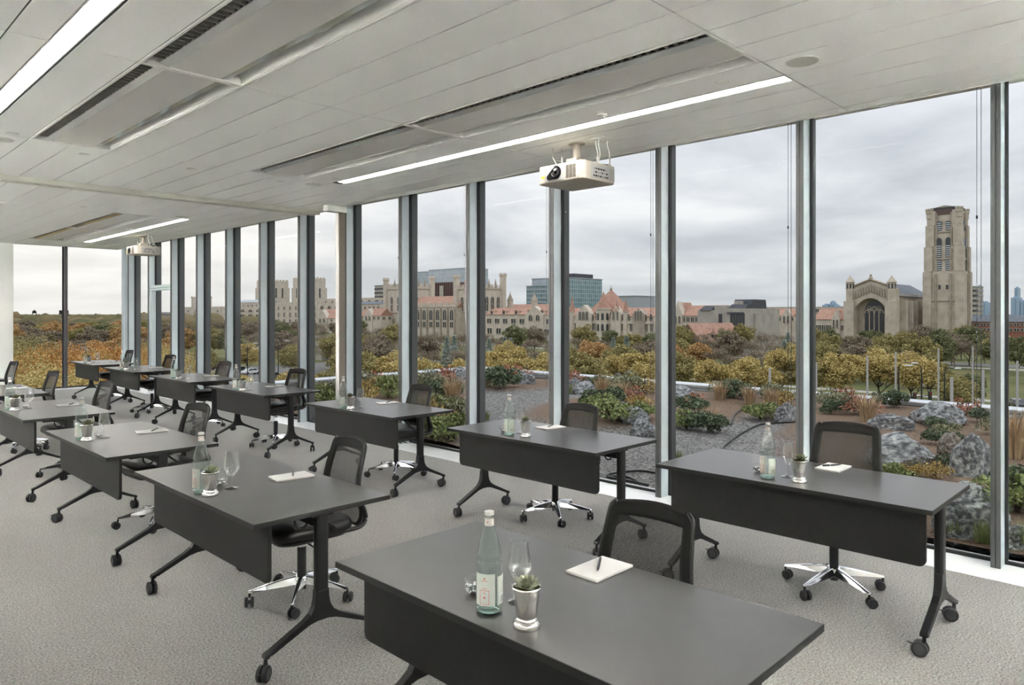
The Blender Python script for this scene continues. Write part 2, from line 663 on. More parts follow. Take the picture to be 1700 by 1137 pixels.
def chilled_beam(x0, y0, y1, label, vanes):
    o = thing('chilled_beam', label, 'air diffuser', (x0, y0, CZ), 0, 'chilled beam units in the ceiling')
    W, Lg = .65, y1 - y0
    f = MB()
    f.box(.004, .022, .004, Lg - .004, -.004, .10)
    f.box(W - .022, W - .004, .004, Lg - .004, -.004, .10)
    f.box(.022, W - .022, .004, .022, -.004, .10)
    f.box(.022, W - .022, Lg - .022, Lg - .004, -.004, .10)
    f.build('frame', m_hous, o, bevel=.002)
    MB().box(.022, W - .022, .022, Lg - .022, .10, .105).build('plenum', m_duct, o)
    MB().box(.022, .028, .024, Lg - .024, .01, .10).build('slot_lining', m_duct, o)
    # centre tray, flanked by polished deflectors
    tp = [(.168, .004), (.482, .004), (.482, .012), (.168, .012)]
    MB().prism([(x, z) for x, z in tp], .024, Lg - .024, 'y').build('perforated_tray', m_perf, o)
    MB().prism([(.112, .016), (.168, .004), (.168, .010), (.112, .022)], .024, Lg - .024, 'y').build('deflector', m_gloss, o)
    MB().prism([(.482, .004), (.538, .016), (.538, .022), (.482, .010)], .024, Lg - .024, 'y').build('deflector', m_gloss, o)
    # rounded outlet lip on the far slot
    n = 8
    q = [(W - .022, .0), (W - .022, .095)] + [(W - .022 - .085 * sin(radians(90 * i / n)), .095 - .09 * (1 - cos(radians(90 * i / n))) * .0 - .0 - .095 * (1 - sin(radians(90 * i / n))) * 0) for i in range(0)]
    q = [(W - .022, .0)] + [(W - .03 - .065 * (1 - cos(radians(90 * i / n))), .002 + .085 * sin(radians(90 * i / n))) for i in range(n + 1)] + [(W - .022, .09)]
    MB().prism(q, .024, Lg - .024, 'y').build('outlet_lip', m_hous, o, smooth=40)
    if vanes:
        k = int((Lg - .25) / .06)
        for i in range(k):
            link('vane', vane_me, o, (.028, .12 + (Lg - .24) * i / (k - 1), 0))
    return o


for (x0, x1), nm in zip(beams, ('near the windows', 'over the inner tables')):
    for i, (a, b) in enumerate(bayrows):
        side = 'before' if i < 2 else 'beyond'
        which = {0: 'farther from', 1: 'next to', 2: 'next to', 3: 'farther from'}[i]
        chilled_beam(x0, a, b, 'perforated metal air unit %s, %s the partition track, the one %s it' % (nm, side, which), True)

# ------------------------------------------------------------------ small ceiling fittings
m_spk = mat('speaker_grille', S(206, 206, 198), .7, var=(500, S(188, 188, 181), 2))
m_cap = mat('fitting_white', S(232, 231, 226), .45)


def disc(name, label, cat, x, y, r, group, kind='cap'):
    o = thing(name, label, cat, (x, y, CZ), 0, group)
    if kind == 'speaker':
        MB().lathe([(r, 0), (r, -.003), (r - .006, -.006), (r - .008, -.003)], 40).build('rim', m_cap, o, smooth=40)
        MB().lathe([(r - .008, -.001), (r - .008, -.0045), (r * .5, -.005), (.006, -.005)], 40).build('grille', m_spk, o, smooth=40)
        MB().lathe([(.005, -.004), (.005, -.0065), (.001, -.007)], 10).build('badge', m_vane, o)
    else:
        MB().lathe([(r, 0), (r, -.003), (r - .004, -.006), (.001, -.007)], 24).build('cover', m_cap, o, smooth=40)
        MB().lathe([(r * 1.12, 0), (r * 1.12, -.0015), (r * 1.0, -.002)], 24).build('escutcheon', m_spk, o, smooth=40)
    return o


disc('ceiling_speaker', 'round white ceiling speaker beyond the end of the near light strip by the windows', 'speaker', 4.237, 1.725, .098, 'round ceiling speakers', 'speaker')
disc('ceiling_speaker', 'round white ceiling speaker between window-side light strip and partition track', 'speaker', 4.29, 7.40, .098, 'round ceiling speakers', 'speaker')
disc('ceiling_speaker', 'round white ceiling speaker beside the inner air unit before the track', 'speaker', 1.32, 7.43, .098, 'round ceiling speakers', 'speaker')
disc('ceiling_speaker', 'round white ceiling speaker just beyond the partition track by the windows', 'speaker', 4.33, 11.36, .098, 'round ceiling speakers', 'speaker')
for x, y, l in ((4.252, 2.25, 'small round sprinkler cover between the window-side air unit and light strip'),
                (1.99, 7.56, 'small round sprinkler cover past the end of the inner air unit'),
                (2.965, 7.53, 'small round sprinkler cover on planks between the two air unit rows'),
                (4.30, 6.93, 'small round sprinkler cover beside the end of the window-side light strip'),
                (3.95, 7.52, 'small round sprinkler cover past the end of the window-side air unit'),
                (1.345, 7.12, 'small round sprinkler cover next to the inner ceiling speaker'),
                (2.965, 11.30, 'small round sprinkler cover beyond the track away from the windows'),
                (4.30, 11.62, 'small round sprinkler cover beyond the track beside the light strip'),
                (4.20, 16.72, 'small round sprinkler cover near the glass end wall')):
    disc('sprinkler_cover', l, 'sprinkler', x, y, .040, 'sprinkler covers on the ceiling')
o = thing('smoke_detector', 'small white smoke detector on the ceiling between air unit and light strip', 'detector', (4.28, 3.235, CZ))
MB().lathe([(.058, 0), (.058, -.006), (.046, -.010)], 24).build('base_plate', m_cap, o, smooth=40)
MB().lathe([(.036, -.008), (.036, -.022), (.028, -.030), (.020, -.030), (.018, -.040), (.004, -.043)], 20).build('sensor_head', m_cap, o, smooth=40)
o = thing('smoke_detector', 'small white smoke detector on the ceiling beyond the partition track', 'detector', (4.28, 13.6, CZ))
MB().lathe([(.058, 0), (.058, -.006), (.046, -.010)], 24).build('base_plate', m_cap, o, smooth=40)
MB().lathe([(.036, -.008), (.036, -.022), (.028, -.030), (.004, -.036)], 20).build('sensor_head', m_cap, o, smooth=40)


# ------------------------------------------------------------------ ceiling projectors
def projector(loc, label):
    o = thing('projector', label, 'projector', loc, 0, 'ceiling projectors')
    m_body = mat('projector_shell', S(172, 165, 154), .5)
    m_face = mat('projector_grey', S(160, 160, 158), .5)
    m_blk = mat('lens_black', S(22, 22, 24), .15, 0, .6)
    zt, zb = -.21, -.365          # body top and bottom below the ceiling
    hx, hy = .235, .26
    # shell with chamfered corners
    ch = .035
    poly = [(-hx, -hy + ch), (-hx + ch, -hy), (hx - ch, -hy), (hx, -hy + ch), (hx, hy - ch), (hx - ch, hy), (-hx + ch, hy), (-hx, hy - ch)]
    MB().prism(poly, zb, zt, 'z').build('body', m_body, o, bevel=.008)
    # lens panel on the room-facing (-x) side
    MB().box(-hx - .004, -hx + .01, -.05, .155, zb + .012, zt - .012).build('lens_panel', m_face, o, bevel=.002)
    R, lc, r2 = .058, (.035, (zb + zt) / 2 + .004), .024
    pts = [(lc[0] + R * cos(a), lc[1] + R * sin(a)) for a in [radians(-105 + 190 * i / 18) for i in range(19)]]
    c2 = (lc[0] + .078, lc[1] - .035)
    pts = [(lc[0] - R * cos(a) * -1 if False else lc[0] + R * cos(a), lc[1] + R * sin(a)) for a in [radians(70 + 215 * i / 20) for i in range(21)]]
    pts += [(c2[0] + r2 * cos(a), c2[1] + r2 * sin(a)) for a in [radians(-75 + 135 * i / 8) for i in range(9)]]
    lp = MB().prism(pts, -hx - .010, -hx - .002, 'x').build('lens_recess', m_blk, o)
    ring = MB()
    rr = []
    for r_, dx in ((.045, .0), (.045, -.014), (.038, -.016), (.036, -.004), (.012, .0)):
        rr.append([(-hx - .010 + dx, lc[0] + r_ * cos(2 * pi * i / 28), lc[1] + r_ * sin(2 * pi * i / 28)) for i in range(28)])
    ring.rings(rr).build('lens', mat('lens_glass', S(40, 36, 38), .06, 0, .9), lp, smooth=50)
    # vent grille beside the lens
    for c_ in range(3):
        for r_ in range(9):
            y = -.075 - c_ * .038
            MB().box(-hx - .003, -hx + .004, y - .030, y, zt - .028 - r_ * .0125 - .006, zt - .028 - r_ * .0125).build('vent_slot', m_dark, o)
    MB().box(-hx - .002, -hx + .004, hy - .1, hy - .099, zb + .01, zt - .01).build('seam', m_dark, o)
    MB().box(-hx - .002, -hx + .003, .168, .206, zb + .048, zb + .066).build('warning_sticker', mat('yellow_sticker', S(214, 190, 40), .5), o)
    MB().lathe([(.005, 0), (.005, .003)], 10).xform(Matrix.Translation((-hx - .002, -.205, zb + .022)) @ Matrix.Rotation(pi / 2, 4, 'Y')).build('status_light', mat('red_indicator', S(220, 70, 60), .4, emit=((1, .2, .15, 1), 1.2)), o)
    # connector panel on the -y side
    MB().box(-.13, .20, -hy - .003, -hy + .004, zb + .02, zt - .02).build('connector_panel', m_face, o, bevel=.001)
    random.seed(4)
    for r_ in range(3):
        x = -.10
        while x < .10:
            w_ = random.choice((.010, .014, .022, .028))
            MB().box(x, x + w_, -hy - .006, -hy - .001, zb + .032 + r_ * .03, zb + .032 + r_ * .03 + .014).build('connector', m_dark if random.random() < .6 else m_vane, o)
            x += w_ + .012
    for r_ in range(5):
        MB().box(.125, .185, -hy - .005, -hy - .001, zb + .035 + r_ * .018, zb + .043 + r_ * .018).build('speaker_slot', m_vane, o)
    # mount: pole, flange, bracket
    p = MB()
    p.lathe([(.075, -.001), (.075, -.008), (.04, -.012)], 24)
    p.lathe([(.034, -.005), (.034, -.15)], 20)
    p.build('mount_pole', m_body, o, smooth=40)
    b = MB()
    b.box(-.075, .075, -.06, .06, -.195, -.14)
    b.tube([(-.16, -.17, zt - .002), (-.05, -.05, -.185), (.05, .05, -.185), (.16, .17, zt - .002)], .012, 8)
    b.tube([(-.16, .17, zt - .002), (-.05, .05, -.185), (.05, -.05, -.185), (.16, -.17, zt - .002)], .012, 8)
    b.build('mount_bracket', m_body, o, bevel=.004)
    MB().tube([(.07, -.06, -.165), (.13, -.085, -.165)], .014, 10).build('clamp_knob', m_blk, o)
    # service plate, cables, safety cords
    MB().box(-.05, .09, -.33, -.17, -.006, 0).build('service_plate', m_cap, o, bevel=.002)
    for (x, y, dx) in ((.02, -.20, .07), (.0, -.24, .05), (.05, -.30, .10)):
        MB().tube([(x, y, -.004), (x, y, -.05), (x + .01, y - .01, -.12), (x + dx * .6, y + .02, -.18), (x + dx, y + .06, zt - .004)], .006, 6).build('cable', m_cap, o, smooth=60)
    MB().tube([(.10, -.15, zt + .008), (.17, -.12, zt + .03), (.21, -.20, zt + .02), (.20, -.10, zt + .006)], .012, 8).build('cable', m_blk, o, smooth=60)
    MB().tube([(-.02, .26, 0), (-.02, .26, -.09), (-.04, .20, -.16), (-.1, .10, zt - .004)], .005, 6).build('cable', m_cap, o, smooth=60)
    MB().tube([(0, .17, 0), (0, .17, -.10), (-.02, .15, zt - .004)], .007, 6).build('safety_rod', m_cap, o, smooth=60)
    for s_ in (-1, 1):
        MB().lathe([(.014, 0), (.014, -.012), (.006, -.014)], 10, (-.17, s_ * .2, zt + .012)).build('foot', m_blk, o)
    return o


projector((4.90, 3.985, CZ), 'white projector with black lens hanging nearest the middle window mullions, before the track')
projector((4.90, 14.75, CZ), 'white projector hanging from the ceiling near the glass end wall')

# ------------------------------------------------------------------ furniture
TZ = .735                              # table height
TW, TL = .73, 1.52                     # depth (x) and length (y) of a table
m_top = mat('charcoal_laminate', S(70, 69, 67), .28, 0, .68, var=(5, S(74, 73, 71), 3), bump=(400, .03, .001))
m_edge = mat('black_edge_band', S(34, 34, 34), .5)
m_pan = mat('charcoal_panel', S(38, 37, 37), .55, 0, .3, var=(30, S(35, 34, 34), 3))
m_leg = mat('black_powder_coat', S(28, 28, 29), .38, 0, .5)
m_rub = mat('caster_rubber', S(44, 45, 47), .55)
m_hub = mat('caster_hub', S(66, 67, 69), .5)
m_chrome = mat('polished_aluminium', S(225, 226, 228), .10, 1.0, .5)
m_mesh = None
m_frame = mat('black_chair_fabric', S(30, 29, 28), .8, 0, .3, bump=(900, .2, .001))
m_plast = mat('black_plastic', S(26, 26, 27), .42)
m_leath = mat('black_leather', S(30, 29, 28), .36, 0, .5, bump=(180, .12, .002))


def net_mat():
    m = bpy.data.materials.new('chair_net')
    m.use_nodes = True
    nt = m.node_tree
    N, L = nt.nodes, nt.links
    N.clear()
    out = N.new('ShaderNodeOutputMaterial')
    mx = N.new('ShaderNodeMixShader')
    tr = N.new('ShaderNodeBsdfTransparent')
    df = N.new('ShaderNodeBsdfPrincipled')
    df.inputs['Base Color'].default_value = S(44, 41, 38)
    df.inputs['Roughness'].default_value = .6
    tc = N.new('ShaderNodeTexCoord')
    mp = N.new('ShaderNodeMapping')
    mp.inputs['Scale'].default_value = (40, 60, 420)
    n = N.new('ShaderNodeTexNoise')
    n.inputs['Scale'].default_value = 1.6
    n.inputs['Detail'].default_value = 3
    L.new(tc.outputs['Object'], mp.inputs[0])
    L.new(mp.outputs[0], n.inputs[0])
    mr = N.new('ShaderNodeMapRange')
    mr.inputs[1].default_value, mr.inputs[2].default_value = .3, .7
    mr.inputs[3].default_value, mr.inputs[4].default_value = .68, .88
    L.new(n.outputs[0], mr.inputs[0])
    L.new(mr.outputs[0], mx.inputs[0])
    L.new(tr.outputs[0], mx.inputs[1])
    L.new(df.outputs[0], mx.inputs[2])
    L.new(mx.outputs[0], out.inputs[0])
    return m


m_mesh = net_mat()


def wheel(mb, c, r, w, ax):
    """solid wheel with rounded tread, axle along direction ax"""
    a = Vector(ax).normalized()
    q = a.to_track_quat('Z', 'Y').to_matrix().to_4x4()
    n0 = len(mb.v)
    mb.lathe([(r * .45, -w / 2), (r * .86, -w / 2), (r, -w / 2 + .004), (r, w / 2 - .004), (r * .86, w / 2), (r * .45, w / 2)], 20)
    mb.xform(Matrix.Translation(c) @ q, n0)
    return mb


def table_caster(parent, x, y, ang, lock):
    """twin-wheel caster under a table foot"""
    c = MB().tube([(x, y, .112), (x, y, .066)], .0095, 8)
    ax = Vector((cos(ang), sin(ang), 0))
    off = Vector((-ax.y, ax.x, 0)) * .018
    cc = Vector((x, y, .0375)) + off
    hood = MB()
    hood.tube([(x, y, .075), tuple(cc + Vector((0, 0, .012)))], [.012, .010], 8)
    k = hood.build('caster_fork', m_plast, parent, smooth=50)
    c.build('stem', m_leg, k, smooth=50)
    for s_ in (-1, 1):
        wheel(MB(), tuple(cc + ax * .014 * s_), .0375, .02, ax).build('wheel', m_rub, k, smooth=40)
    for s_ in (-1, 1):
        wheel(MB(), tuple(cc + ax * .0235 * s_), .026, .003, ax).build('wheel_cover', m_hub, k, smooth=40)
    if lock:
        d = off.normalized()
        p = cc + d * .034 + Vector((0, 0, .012))
        MB().obox_tab(p, d).build('brake_tab', m_plast, k) if hasattr(MB, 'obox_tab') else MB().tube([tuple(p), tuple(p + d * .022 + Vector((0, 0, .006)))], [.007, .005], 6, .5).build('brake_tab', m_plast, k)


def make_table():
    o = thing('training_table', 'x', 'table')
    hx, hy = TW / 2, TL / 2
    MB().box(-hx, hx, -hy, hy, TZ - .024, TZ).build('tabletop', m_top, o, bevel=.0015)
    e = MB()
    t = .0012
    e.box(-hx - t, -hx + .002, -hy - t, hy + t, TZ - .0235, TZ - .0012)
    e.box(hx - .002, hx + t, -hy - t, hy + t, TZ - .0235, TZ - .0012)
    e.box(-hx, hx, -hy - t, -hy + .002, TZ - .0235, TZ - .0012)
    e.box(-hx, hx, hy - .002, hy + t, TZ - .0235, TZ - .0012)
    e.build('edge_band', m_edge, o)
    # modesty panel with rounded lower corners, hung behind the front edge
    r, yl, z0, z1 = .035, hy - .05, .43, .702
    poly = [(-yl, z1), (-yl, z0 + r)] + [(-yl + r - r * cos(a), z0 + r - r * sin(a)) for a in [pi / 2 * i / 6 for i in range(1, 7)]] + \
           [(yl - r + r * sin(a), z0 + r - r * cos(a)) for a in [pi / 2 * i / 6 for i in range(7)]] + [(yl, z1)]
    MB().prism(poly, -hx + .092, -hx + .110, 'x').build('modesty_panel', m_pan, o, bevel=.002)
    for s_ in (-1, 1):
        MB().box(-hx + .084, -hx + .15, s_ * .55 - .09, s_ * .55 + .09, .7005, .711).build('panel_hinge', m_leg, o, bevel=.002)
    # under-frame beam and flip brackets
    MB().box(-.03, .03, -hy + .075, hy - .075, .64, .70).build('beam', m_leg, o, bevel=.004)
    for s_ in (-1, 1):
        b = MB()
        b.box(-.20, .20, s_ * (hy - .095) - .02, s_ * (hy - .095) + .02, .688, .711)
        b.build('top_bracket', m_leg, o, bevel=.003)
    MB().tube([(-.10, -hy + .13, .69), (-.10, -hy + .12, .655), (-.085, -hy + .11, .635), (-.06, -hy + .105, .635), (-.045, -hy + .105, .65)], .006, 6).build('flip_lever', m_leg, o, smooth=60)
    # legs: column on a wishbone foot, two casters each
    right = [(.034, .34), (.036, .30), (.043, .265), (.062, .232), (.10, .206), (.262, .128), (.290, .118), (.294, .108), (.294, .098), (.272, .098), (.268, .106),
             (.252, .110), (.12, .166), (.07, .186), (.03, .194)]
    foot = [(x, z) for x, z in right] + [(-x, z) for x, z in reversed(right)]
    for s_ in (-1, 1):
        y = s_ * (hy - .055)
        leg = MB().rings([[(p[0], y + p[1], z) for p in rrect(.068, .044, .016)] for z in (.335, .70)]).build('leg', m_leg, o, smooth=40)
        f = MB().prism(foot, y - .020, y + .020, 'y').build('foot', m_leg, leg, bevel=.009, seg=3)
        MB().rings([[(p[0], y + p[1], z) for p in rrect(.0685, .0445, .016)] for z in (.334, .338)]).build('collar', m_hub, leg)
        MB().box(-.06, .06, y - .018, y + .018, .69, .711).build('leg_head', m_leg, leg, bevel=.003)
        for q in (-1, 1):
            table_caster(o, q * .283, y, random.uniform(-.7, .7) + (pi / 2 if random.random() < .35 else 0), True)
    return o


# ---- chair: faces -x, origin on the floor under the gas column
PROF = [(.335, .898), (.326, .870), (.305, .80), (.283, .725), (.270, .66), (.268, .60), (.278, .545), (.293, .50), (.296, .455), (.280, .425), (.245, .408), (.18, .402), (.10, .402)]


def catmull(P, n):
    out = []
    Q = [P[0]] + list(P) + [P[-1]]
    for i in range(1, len(Q) - 2):
        for k in range(n):
            t = k / n
            out.append(tuple(.5 * (2 * b + (c - a) * t + (2 * a - 5 * b + 4 * c - d) * t * t + (3 * b - a - 3 * c + d) * t ** 3) for a, b, c, d in zip(Q[i - 1], Q[i], Q[i + 1], Q[i + 2])))
    out.append(tuple(P[-1]))
    return out


def sst_(x, a, b):
    t = min(1, max(0, (x - a) / (b - a)))
    return t * t * (3 - 2 * t)


def make_chair():
    o = thing('swivel_chair', 'x', 'chair')
    prof = catmull(PROF, 4)
    # lateral half width along the profile: rounded at the top, full at the lumbar, narrower under the seat
    L = [0]
    for a, b in zip(prof, prof[1:]):
        L.append(L[-1] + hypot(a[0] - b[0], a[1] - b[1]))

    def hw(s):
        top = .186 - .040 * max(0, 1 - s / .045) ** 2.2
        return min(top + .024 * min(1, s / .30), .212) - .05 * max(0, (s - .52) / .3)

    def pt(i, t):
        x, z = prof[i]
        w = hw(L[i])
        bow = .030 * (1 - t * t) * (1 if L[i] < .42 else max(0, 1 - (L[i] - .42) / .12))
        return (x + bow - .015, w * t, z - .010 * (t * t) * max(0, 1 - L[i] / .15))
    ts = [-1, -.94, -.86, -.78, -.5, -.2, .2, .5, .78, .86, .94, 1]
    imax = next(i for i, s in enumerate(L) if s > .50)
    itop = next(i for i, s in enumerate(L) if s > .048)
    # the net fills the inside; the sewn band runs round it
    net, band = MB(), MB()
    V = [[pt(i, t) for t in ts] for i in range(len(prof))]
    for i in range(imax):
        for k in range(len(ts) - 1):
            inside = itop <= i and 3 <= k <= 7 and i < imax - 1
            (net if inside else band).add([V[i][k], V[i][k + 1], V[i + 1][k + 1], V[i + 1][k]], [(0, 1, 2, 3)])

    def weld(mb, name, m, thick):
        me = mb.mesh(name, m)
        bm = bmesh.new()
        bm.from_mesh(me)
        bmesh.ops.remove_doubles(bm, verts=bm.verts, dist=1e-5)
        bmesh.ops.recalc_face_normals(bm, faces=bm.faces)
        bm.to_mesh(me)
        bm.free()
        me.polygons.foreach_set('use_smooth', [True] * len(me.polygons))
        ob = link(name, me, o)
        if thick:
            sd = ob.modifiers.new('thickness', 'SOLIDIFY')
            sd.thickness, sd.offset = thick, 0
        return ob
    weld(net, 'backrest_net', m_mesh, 0)
    weld(band, 'backrest_band', m_frame, .014)
    # structural back frame: two side rails that sweep down, round the corner and run under the seat
    for s_ in (-1, 1):
        path = [(x - .009 + .018 * sst_(L[i], .30, .5), s_ * (hw(L[i]) - .002), z) for i, (x, z) in enumerate(prof)][2:]
        MB().tube(path, [.0105 + .003 * sst_(q, 8, 20) for q in range(len(path))], 8).build('back_rail', m_plast, o, smooth=60)
    MB().tube([(prof[0][0] - .003 + .03 * (1 - t * t), hw(L[0]) * t, prof[0][1] - .004 - .010 * t * t) for t in [-1 + .2 * k for k in range(11)]], .009, 8).build('top_rail', m_frame, o, smooth=60)
    # seat cushion with a rolled front edge
    def ring(sx, sy, z, dx=0, sag=0):
        return [(p[0] + dx, p[1], z - (.016 * max(0, (-p[0] - .12) / .14) ** 2)) for p in rrect(sx, sy, .09, 6)]
    MB().rings([ring(.30, .32, .398, -.01), ring(.43, .43, .402, -.01), ring(.475, .475, .42, -.01), ring(.485, .485, .445, -.01), ring(.47, .47, .468, -.01), ring(.42, .42, .482, -.01), ring(.26, .26, .487, -.005)]).build('seat_cushion', m_leath, o, smooth=180)
    MB().rings([ring(.34, .36, .372), ring(.42, .42, .384), ring(.44, .44, .402)]).build('seat_shell', m_plast, o, smooth=50)
    mech = MB()
    mech.box(-.09, .14, -.075, .075, .335, .385)
    mech.tube([(-.02, -.07, .355), (-.03, -.24, .352)], .006, 6)
    mech.tube([(.06, .07, .355), (.06, .23, .352)], .006, 6)
    mech.build('tilt_mechanism', m_plast, o, bevel=.006)
    # looped arms: pad, front bend, strut running back down to the seat
    for s_ in (-1, 1):
        y = s_ * .262
        path = [(.268, s_ * .212, .610), (.22, y, .622), (.10, y, .628), (-.02, y, .626), (-.062, y, .616), (-.078, y, .598), (-.068, y, .575), (-.02, y, .530), (.05, y, .475), (.085, s_ * .245, .435), (.10, s_ * .20, .410)]
        MB().tube(catmull(path, 3), .0115, 8, .75).build('armrest', m_plast, o, smooth=60)
    # gas column and five-star base
    MB().lathe([(.022, .30), (.022, .34)], 16).build('gas_rod', m_chrome, o, smooth=40)
    MB().lathe([(.020, .055), (.026, .058), (.026, .30), (.020, .305)], 18).build('gas_column', m_plast, o, smooth=40)
    MB().lathe([(.036, .088), (.042, .095), (.042, .128), (.034, .138)], 24).build('base_hub', m_chrome, o, smooth=40)
    for k in range(5):
        a = 2 * pi * k / 5 + .3
        R = Matrix.Rotation(a, 4, 'Z')
        rr = []
        for r_, zt, zb, w in ((.03, .137, .090, .030), (.10, .128, .085, .026), (.20, .108, .080, .020), (.275, .090, .074, .014), (.296, .086, .074, .011)):
            rr.append([(r_, -w, zb), (r_, w, zb), (r_, w * .45, zt), (r_, -w * .45, zt)])
        arm = MB().rings(rr).xform(R).build('base_arm', m_chrome, o, bevel=.004)
        c = R @ Vector((.288, 0, 0))
        wa = a + random.uniform(-1.6, 1.6)
        ax = Vector((cos(wa), sin(wa), 0))
        off = Vector((-ax.y, ax.x, 0)) * .014
        st = MB().tube([(c.x, c.y, .084), (c.x, c.y, .05)], .007, 8).build('caster_stem', m_plast, arm)
        w = MB()
        cc = Vector((c.x, c.y, .0285)) + off
        wheel(w, tuple(cc + ax * .016), .0285, .018, ax)
        wheel(w, tuple(cc - ax * .016), .0285, .018, ax)
        w.tube([tuple(cc - ax * .02), tuple(cc + ax * .02)], .012, 8)
        w.build('caster', m_rub, arm, smooth=40)
    return o


# ------------------------------------------------------------------ things on the tables
m_glass = pane_mat('clear_glass', (.97, .975, .975, 1), 1.0, .02, .05, .75, 2.2)
m_bott = pane_mat('bottle_glass', (.895, .945, .925, 1), 1.0, .02, .05, .72, 2.3)
m_bbase = mat('bottle_base_glass', (.62, .82, .74, 1), .05, trans=.8, ior=1.3)
m_label = mat('label_paper', S(214, 222, 214), .6, alpha=.80)
m_red = mat('label_red', S(196, 92, 78), .6)
m_grey = mat('label_grey', S(150, 156, 150), .6)
m_capw = mat('bottle_cap', S(214, 212, 208), .35, .5)
m_silver = mat('polished_silver', S(214, 213, 210), .13, 1.0)
m_soil = mat('moss', S(52, 58, 28), .9, var=(120, S(84, 86, 40), 4), bump=(150, .6, .004))
m_succ = mat('succulent_leaf', S(128, 138, 112), .5, var=(30, S(164, 164, 142), 2))
m_succ2 = mat('succulent_leaf_dark', S(82, 90, 62), .5, var=(30, S(112, 112, 86), 2))
m_foil = mat('candy_foil', S(206, 206, 208), .18, 1.0, bump=(90, .6, .004))
m_paper = mat('notepad_paper', S(208, 207, 206), .7)
m_board = mat('notepad_backing', S(96, 94, 92), .7)
m_pen = mat('pen_black', S(22, 22, 24), .3)

BP = [(.030, .0), (.038, .003), (.0415, .012), (.042, .03), (.042, .150), (.0405, .162), (.0395, .166), (.041, .172), (.039, .185), (.032, .215), (.023, .245), (.0165, .262), (.0135, .272), (.0130, .292), (.0145, .294), (.0145, .299), (.0130, .302)]


def patch(r, a0, a1, z0, z1, n=10):
    """curved label patch, a thin shell on a cylinder"""
    m = MB()
    R = []
    for k in range(n + 1):
        a = a0 + (a1 - a0) * k / n
        R.append([(r * cos(a), r * sin(a), z0), ((r + .0004) * cos(a), (r + .0004) * sin(a), z0), ((r + .0004) * cos(a), (r + .0004) * sin(a), z1), (r * cos(a), r * sin(a), z1)])
    return m.rings(R)


def make_bottle():
    o = thing('water_bottle', 'x', 'bottle')
    MB().lathe(BP, 32).build('glass_body', m_bott, o, smooth=50)
    MB().lathe([(.001, .001), (.030, .001), (.037, .004), (.0405, .012), (.0395, .014), (.028, .016), (.001, .022)], 28).build('base_glass', m_bbase, o, smooth=50)
    MB().lathe([(.0132, .3015), (.0152, .3005), (.0155, .306), (.0148, .3115), (.0120, .3125), (.001, .3125)], 24).build('cap', m_capw, o, smooth=40)
    MB().rings([[(rr * cos(a), rr * sin(a), z) for a in [2 * pi * i / 24 for i in range(24)]] for rr, z in ((.0150, .268), (.0140, .291))], caps=False).build('neck_label', mat('neck_label_paper', S(222, 214, 208), .6), o, smooth=60)
    a0 = pi                       # the label faces the room (-x side)
    lb = patch(.0424, a0 - .80, a0 + .80, .030, .128).build('front_label', m_label, o, smooth=60)
    f = MB()
    for aa, ab, za, zb in ((-.34, .34, .034, .0352), (-.34, .34, .0768, .078), (-.36, -.33, .034, .078), (.33, .36, .034, .078), (-.16, .16, .083, .0845), (-.25, .25, .106, .1072), (-.12, .12, .069, .0705)):
        q = patch(.0430, a0 + aa, a0 + ab, za, zb, 6)
        f.add(q.v, q.f)
    f.build('label_frame', m_red, lb)
    st = MB()
    for zc, rad in ((.056, .005), (.114, .0045)):
        pts = [(rad * (1 if k % 2 == 0 else .42) * cos(pi / 2 + pi * k / 5), rad * (1 if k % 2 == 0 else .42) * sin(pi / 2 + pi * k / 5)) for k in range(10)]
        q = MB().prism([(-.0004 + p[0], zc + p[1]) for p in pts], -.0441, -.0434, 'x')
        st.add(q.v, q.f)
    st.build('label_star', m_red, lb)
    bl = patch(.0424, a0 + 1.0, a0 + 2.2, .030, .118).build('back_label', m_label, o, smooth=60)
    g = MB()
    for k in range(11):
        q = patch(.0430, a0 + 1.35 + k * .05, a0 + 1.35 + k * .05 + (.03 if k % 3 else .018), .036, .056, 1)
        g.add(q.v, q.f)
    for za, zb in ((.066, .067), (.072, .073), (.078, .079), (.084, .085), (.090, .091), (.096, .097)):
        q = patch(.0430, a0 + 1.38, a0 + 1.86, za, zb, 4)
        g.add(q.v, q.f)
    g.build('back_print', m_grey, bl)
    nk = MB()
    q = MB().prism([(.0030 * (1 if k % 2 == 0 else .42) * cos(pi / 2 + pi * k / 5), .281 + .0030 * (1 if k % 2 == 0 else .42) * sin(pi / 2 + pi * k / 5)) for k in range(10)], -.0152, -.0144, 'x')
    nk.add(q.v, q.f).build('neck_star', m_red, o)
    return o


def make_goblet():
    o = thing('wine_glass', 'x', 'glass')
    outer = [(.001, .0), (.034, .0), (.035, .002), (.030, .0042), (.010, .007), (.005, .012), (.0042, .03), (.0046, .050), (.008, .056), (.022, .068), (.036, .088), (.0375, .096), (.035, .112), (.030, .140), (.0275, .165)]
    inner = [(.0265, .165), (.029, .140), (.034, .112), (.0362, .097), (.0348, .090), (.021, .0705), (.007, .060), (.001, .0585)]
    MB().lathe(outer + inner, 28).build('bowl_and_stem', m_glass, o, smooth=60)
    o.scale = (1.08, 1.08, 1.2)
    return o


CUP = [(.001, .0), (.036, .0), (.037, .003), (.037, .010), (.034, .016), (.030, .020), (.0295, .024), (.026, .028), (.027, .032), (.0355, .098), (.0385, .1005), (.0390, .104), (.0375, .1065), (.0355, .1045), (.0345, .100), (.0335, .092), (.001, .092)]


